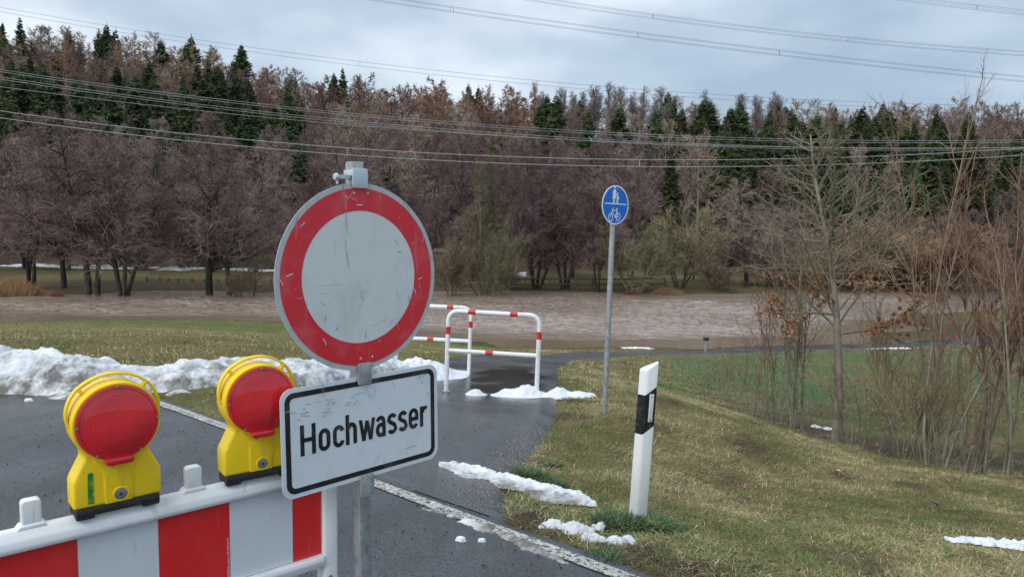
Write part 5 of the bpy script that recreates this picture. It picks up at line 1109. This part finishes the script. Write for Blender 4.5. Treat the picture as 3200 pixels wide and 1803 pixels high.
poly(mb, [q2(*p) for p in [(480, 338), (545, 335), (560, 370), (545, 440), (570, 570), (440, 582), (470, 480), (462, 420)]][::-1])
poly(mb, [q2(*p) for p in [(475, 584), (497, 583), (498, 690), (475, 690)]]); poly(mb, [q2(*p) for p in [(502, 583), (525, 580), (520, 715), (498, 715)]])
poly(mb, [q2(*p) for p in [(556, 352), (578, 470), (598, 510), (588, 530), (562, 480), (546, 400)]], -.0018); poly(mb, [q2(*p) for p in [(478, 345), (462, 400), (470, 470), (450, 480), (458, 390)]], -.0018)
mb.build('pedestrian_symbol', MT['picto'], pl, smooth=False)
mb = MB()  # child
poly(mb, [(q2(615, 455)[0]+.010*math.cos(t), q2(615, 455)[1]+.0145*math.sin(t)) for t in np.linspace(0, 6.1, 14)])
poly(mb, [q2(*p) for p in [(590, 505), (640, 505), (672, 575), (650, 588), (642, 560), (636, 620), (638, 700), (618, 700), (612, 620), (600, 705), (580, 708), (590, 600)]][::-1]); mb.build('child_symbol', MT['picto'], pl, smooth=False)
mb = MB(); k = 0
def ln(pts, w_=.0085, closed=False):
    global k
    k += 1; stroke(mb, [q2(*p) for p in pts], w_, -.0014-.00008*k, closed)
for cx, cz, rx, rz in ((415, 1060, 66, 98), (660, 1045, 66, 100)): ln([(cx+rx*math.cos(R(t)), cz+rz*math.sin(R(t))) for t in range(0, 360, 15)], .0085, True)
ln([(410, 1055), (455, 900), (480, 825), (512, 822)]); ln([(455, 880), (610, 878)]); ln([(460, 905), (560, 1060), (655, 1055)]); ln([(655, 1055), (605, 840)]); ln([(580, 835), (638, 832)]); ln([(562, 1060), (606, 900)])
mb.build('bicycle_symbol', MT['picto'], pl, smooth=False)
for x, z in ((.02, .172), (-.045, -.172), (.02, -.172)): mb = MB(); mb.lathe([(0, -.003), (.005, -.0025), (.006, -.001)], 10, (x, 0, z), ax='y'); mb.build('rivet', MT['zinc'], pl)
for z in (.1, -.1): mb = MB(); mb.lathe([(.032, zc+z-.015), (.034, zc+z-.015), (.034, zc+z+.015), (.032, zc+z+.015)], 20, (0, .035, 0)); mb.box((0, .006, zc+z), (.05, .012, .02)); mb.build('clamp', MT['zinc'], bs)

# ------------------------------------------------------------------ delineator post
a = P(1993, 1632, 4.64); b_ = P(2032, 1128, 4.64); ax_ = Vector(b_-a); hgt = ax_.length; zax = ax_.normalized(); xd = Vector((1, .0, 0)); xd = (xd-zax*xd.dot(zax)).normalized(); yd = zax.cross(xd); Mx = Matrix.Identity(4)
for i in range(3): Mx[i][0] = xd[i]; Mx[i][1] = yd[i]; Mx[i][2] = zax[i]; Mx[i][3] = a[i]
dp = empty('marker_post', mw=Mx); tag(dp, 'white plastic roadside marker post with slanted black band and white reflector', 'marker post')
sec = []
for (x, y), (nx, ny), r_ in (((-.060, .012), None or (0, 0), 0), ):
    pass
def rpoly(c, r_, n=4):
    out = []; m = len(c)
    for i in range(m):
        p = np.array(c[i]); a_ = unit(np.array(c[i-1])-p); b2 = unit(np.array(c[(i+1) % m])-p); s, e_ = p+a_*r_, p+b2*r_
        for t in np.linspace(0, 1, n+1): out.append(tuple((1-t)**2*s+2*t*(1-t)*p+t*t*e_))
    return out
sec = rpoly([(-.063, .006), (-.016, -.030), (.060, .004), (.052, .05), (-.045, .065)], .014)
def shell(name, zl, zh, grow, mt_, cap=True, e0=0):
    s2 = [(x*(1+grow), (y-.02)*(1+grow)+.02) for x, y in sec]; n = len(s2); slant = lambda x: max(0, (x+.022)/.082)*.058
    vs = [(x, y, zl+(slant(x) if e0 else 0)) for x, y in s2]+[(x, y, zh+slant(x)) for x, y in s2]; fs = [(i, (i+1) % n, n+(i+1) % n, n+i) for i in range(n)]
    if cap: fs += [tuple(range(n, 2*n)), tuple(range(n))[::-1]]
    mb = MB(); mb.add(vs, fs); return mb.build(name, mt_, dp, bevel=.006 if cap and not e0 else 0, seg=3, ang=50)
shell('post_body', -.15, hgt-.058, 0, MT['post_white']); shell('black_band', .555*hgt/1.0-.0, .795*hgt/1.0-.0, .012, MT['sign_black'], False, 1)
# reflector on the right-hand face
fa = np.array([-.016, -.030]); fb_ = np.array([.060, .004]); dv = unit(fb_-fa); ang_ = math.atan2(dv[1], dv[0]); cpt = fa+dv*.043+np.array([dv[1], -dv[0]])*.004
mb = MB(); mb.box((0, 0, 0), (.032, .006, .18)); rf = mb.build('reflector', MT['reflector'], dp, bevel=.002); rf.location = (cpt[0], cpt[1], .69*hgt+.03); rf.rotation_euler = (0, 0, ang_)
for z in (-.078, .072): mb = MB(); mb.lathe([(0, -.0048), (.004, -.0045), (.005, -.003)], 10, (0, 0, z), ax='y'); mb.build('screw', MT['dark'], rf)

# ------------------------------------------------------------------ small markers
p = P(2205, 1097, 33); p[2] = Hs(p[0], p[1]); k = 33/F; so_ = empty('path_bollard', p); tag(so_, 'short grey path post with a dark cap beside the flooded path', 'bollard')
MB().lathe([(0, 0), (.075, 0), (.07, .5), (.0, .5)], 12, (0, 0, 0)).build('shaft', MT['galv'], so_); MB().lathe([(.0, .5), (.13, .5), (.14, .56), (.13, .62), (0, .64)], 14).build('cap', MT['dark'], so_)
p = P(2087, 1162, 15); z = Hs(p[0], 15); tag(MB().tube([(p[0], 15, z-.05), (p[0], 15, z+.32)], .006, 6).build('marker_stake', MT['orange']), 'thin orange-red marking stake in the grass behind the white marker post', 'stake')
for px, by, lab in ((538, 908, 'orange stake in the flood nearer the leaning alder clump'), (606, 898, 'orange stake by the far fence nearer the thick-trunked alders')):
    p = P(px, by, 58.); tag(MB().tube([(p[0], 58, WL-.1), (p[0], 58, P(px, by-16, 58.)[2])], .07, 6).build('marker_stake', MT['orange']), lab, 'stake')
p = P(2990, 1060, 37.5); z = Hs(p[0], 37.5); tag(MB().tube([(p[0], 37.5, z-.05), (p[0], 37.5, z+.42)], .028, 8).build('red_post', MT['red_paint']), 'short red post beside the path behind the tall bushes', 'post')
# raised hunting stand at the far meadow edge
p = P(1385, 880, 66.); hz = Hs(p[0], 66.); hs = empty('hunting_stand', (p[0], 66., hz)); tag(hs, 'small weathered wooden hunting stand with ladder, right of the round sign', 'hunting stand')
for x in (-.7, .7):
    for y in (-.6, .6): MB().tube([(x*1.35, y*1.35, -.2), (x*.85, y*.85, 2.2)], .07, 6).build('leg', MT['wood_dark'], hs)
for q in range(5): mb = MB(); mb.box((0, -.62, 1.42+.2*q), (1.4, .04, .17)); mb.build('plank', MT['wood_dark'], hs)
mb = MB(); mb.box((0, 0, 1.3), (1.5, 1.3, .08)); mb.build('floor', MT['wood_dark'], hs)
for x in (-.68, .68): mb = MB(); mb.box((x, 0, 1.75), (.05, 1.2, .8)); mb.build('side_wall', MT['wood_dark'], hs); MB().tube([(x, -.6, 2.1), (x, -.6, 2.75)], .05, 6).build('roof_post', MT['wood_dark'], hs)
mb = MB(); mb.box((0, 0, 2.8), (1.8, 1.6, .07), rot=Matrix.Rotation(R(8), 3, 'X')); mb.build('roof', MT['wood_dark'], hs)
ld = MB()
for x in (.85, 1.25): ld.tube([(x, -1.1, -.2), (x-.1, -.65, 2.6)], .05, 6)
ld = ld.build('ladder', MT['wood_dark'], hs)
for q in range(8): t = q/8; MB().tube([(.85-.1*t, -1.1+.45*t, .1+2.4*t), (1.25-.1*t, -1.1+.45*t, .1+2.4*t)], .035, 6).build('rung', MT['wood_dark'], ld)
# wire cross-braces
MB().tube([(-.95, -.85, 0), (.6, -.55, 1.3)], .04, 6).build('brace', MT['wood_dark'], hs)

# ------------------------------------------------------------------ power lines
def wire(lab, pts, Y0, k, r, offs, mt_, spacers=(), span=(-500, 3700), sq=(.4, .4)):
    """pts: photo pixels on a vertical plane Y = Y0+k*X; fit a parabola = hanging cable"""
    W_ = []
    for px, py in pts:
        d = ray(px, py); s = Y0/(d[1]-k*d[0]); q = np.array([0, 0, CH])+d*s; W_.append((q[0], q[2]))
    W_ = np.array(W_); cf = np.polyfit(W_[:, 0], W_[:, 1], 2 if len(pts) > 2 else 1)
    def xp(px): d = ray(px, 300); s = Y0/(d[1]-k*d[0]); return d[0]*s
    xa, xb = xp(span[0]), xp(span[1]); xs = np.linspace(xa, xb, 60); root = empty('power_line', (xs[0], Y0+k*xs[0], np.polyval(cf, xs[0]))); o0 = np.array(root.location)
    for dy, dz in offs:
        MB().tube([tuple(np.array([x, Y0+k*x+dy, np.polyval(cf, x)+dz])-o0) for x in xs], r, 5, caps=False).build('cable', mt_, root)
    for px in spacers:
        x = xp(px)
        for j in range(0, len(offs)-1, 2):
            a_, b2 = offs[j], offs[j+1]; A_ = np.array([x+j*.1, Y0+k*x+a_[0], np.polyval(cf, x)+a_[1]])-o0; B_ = np.array([x+j*.1, Y0+k*x+b2[0], np.polyval(cf, x)+b2[1]])-o0; MB().tube([tuple(A_), tuple(B_)], r*1.3, 5).build('spacer', mt_, root)
    tag(root, lab, 'power line'); return root
WR = MT['wire']; WD = MT['wire_dark']
def pair(d): return [(0, 0), (0, -d)]
def quad(d, e_): return [(0, 0), (0, -d), (e_, .04), (e_, .04-d)]
wire('lowest and thickest pale cable pair crossing in front of the forest', [(0, 350), (600, 415), (1040, 462), (1500, 487), (1900, 497), (2400, 500), (2600, 495), (3200, 462)], 46., 0, .018, pair(.42), WR, (1085, 2005))
wire('upper pale cable quad crossing the forest in front of the dark spruces', [(0, 222), (600, 290), (1180, 370), (1800, 409), (2380, 432), (3200, 438)], 52., .0, .012, [(0, 0), (0, -.15), (.1, -.5), (.1, -.65)], WR, (208, 588, 1382, 2378))
wire('single pale cable between the upper and lower pairs in front of the forest', [(0, 274), (600, 338), (1180, 402), (1800, 440), (2400, 458), (3200, 462)], 52., .0, .012, [(0, 0)], WR)
wire('thin distant cable pair slanting along the treetops at the left', [(0, 29), (450, 92), (900, 163), (1300, 215), (1650, 255), (2400, 305), (3200, 332)], 88., 0, .018, pair(.5), WD, (487, 1125))
wire('long dark cable bundle crossing the sky from the top middle to the right edge', [(1230, 0), (1400, 17), (1900, 80), (2430, 163), (2800, 203), (3200, 235)], 60., 0, .012, quad(.36, .5), WD, (1405, 1985, 2428, 3070), span=(900, 3600))
wire('higher dark cable bundle crossing the right half of the sky', [(1720, 0), (2030, 40), (2640, 118), (3080, 153), (3200, 160)], 66., 0, .012, quad(.32, .5), WD, (2030, 2640, 3075), span=(1300, 3600))
wire('short dark cable bundle cutting the upper right picture corner', [(2500, -60), (2900, -2), (3040, 14), (3200, 32)], 66., 0, .012, quad(.32, .5), WD, (3035,), span=(2500, 3600))
print('objects', len(bpy.data.objects))
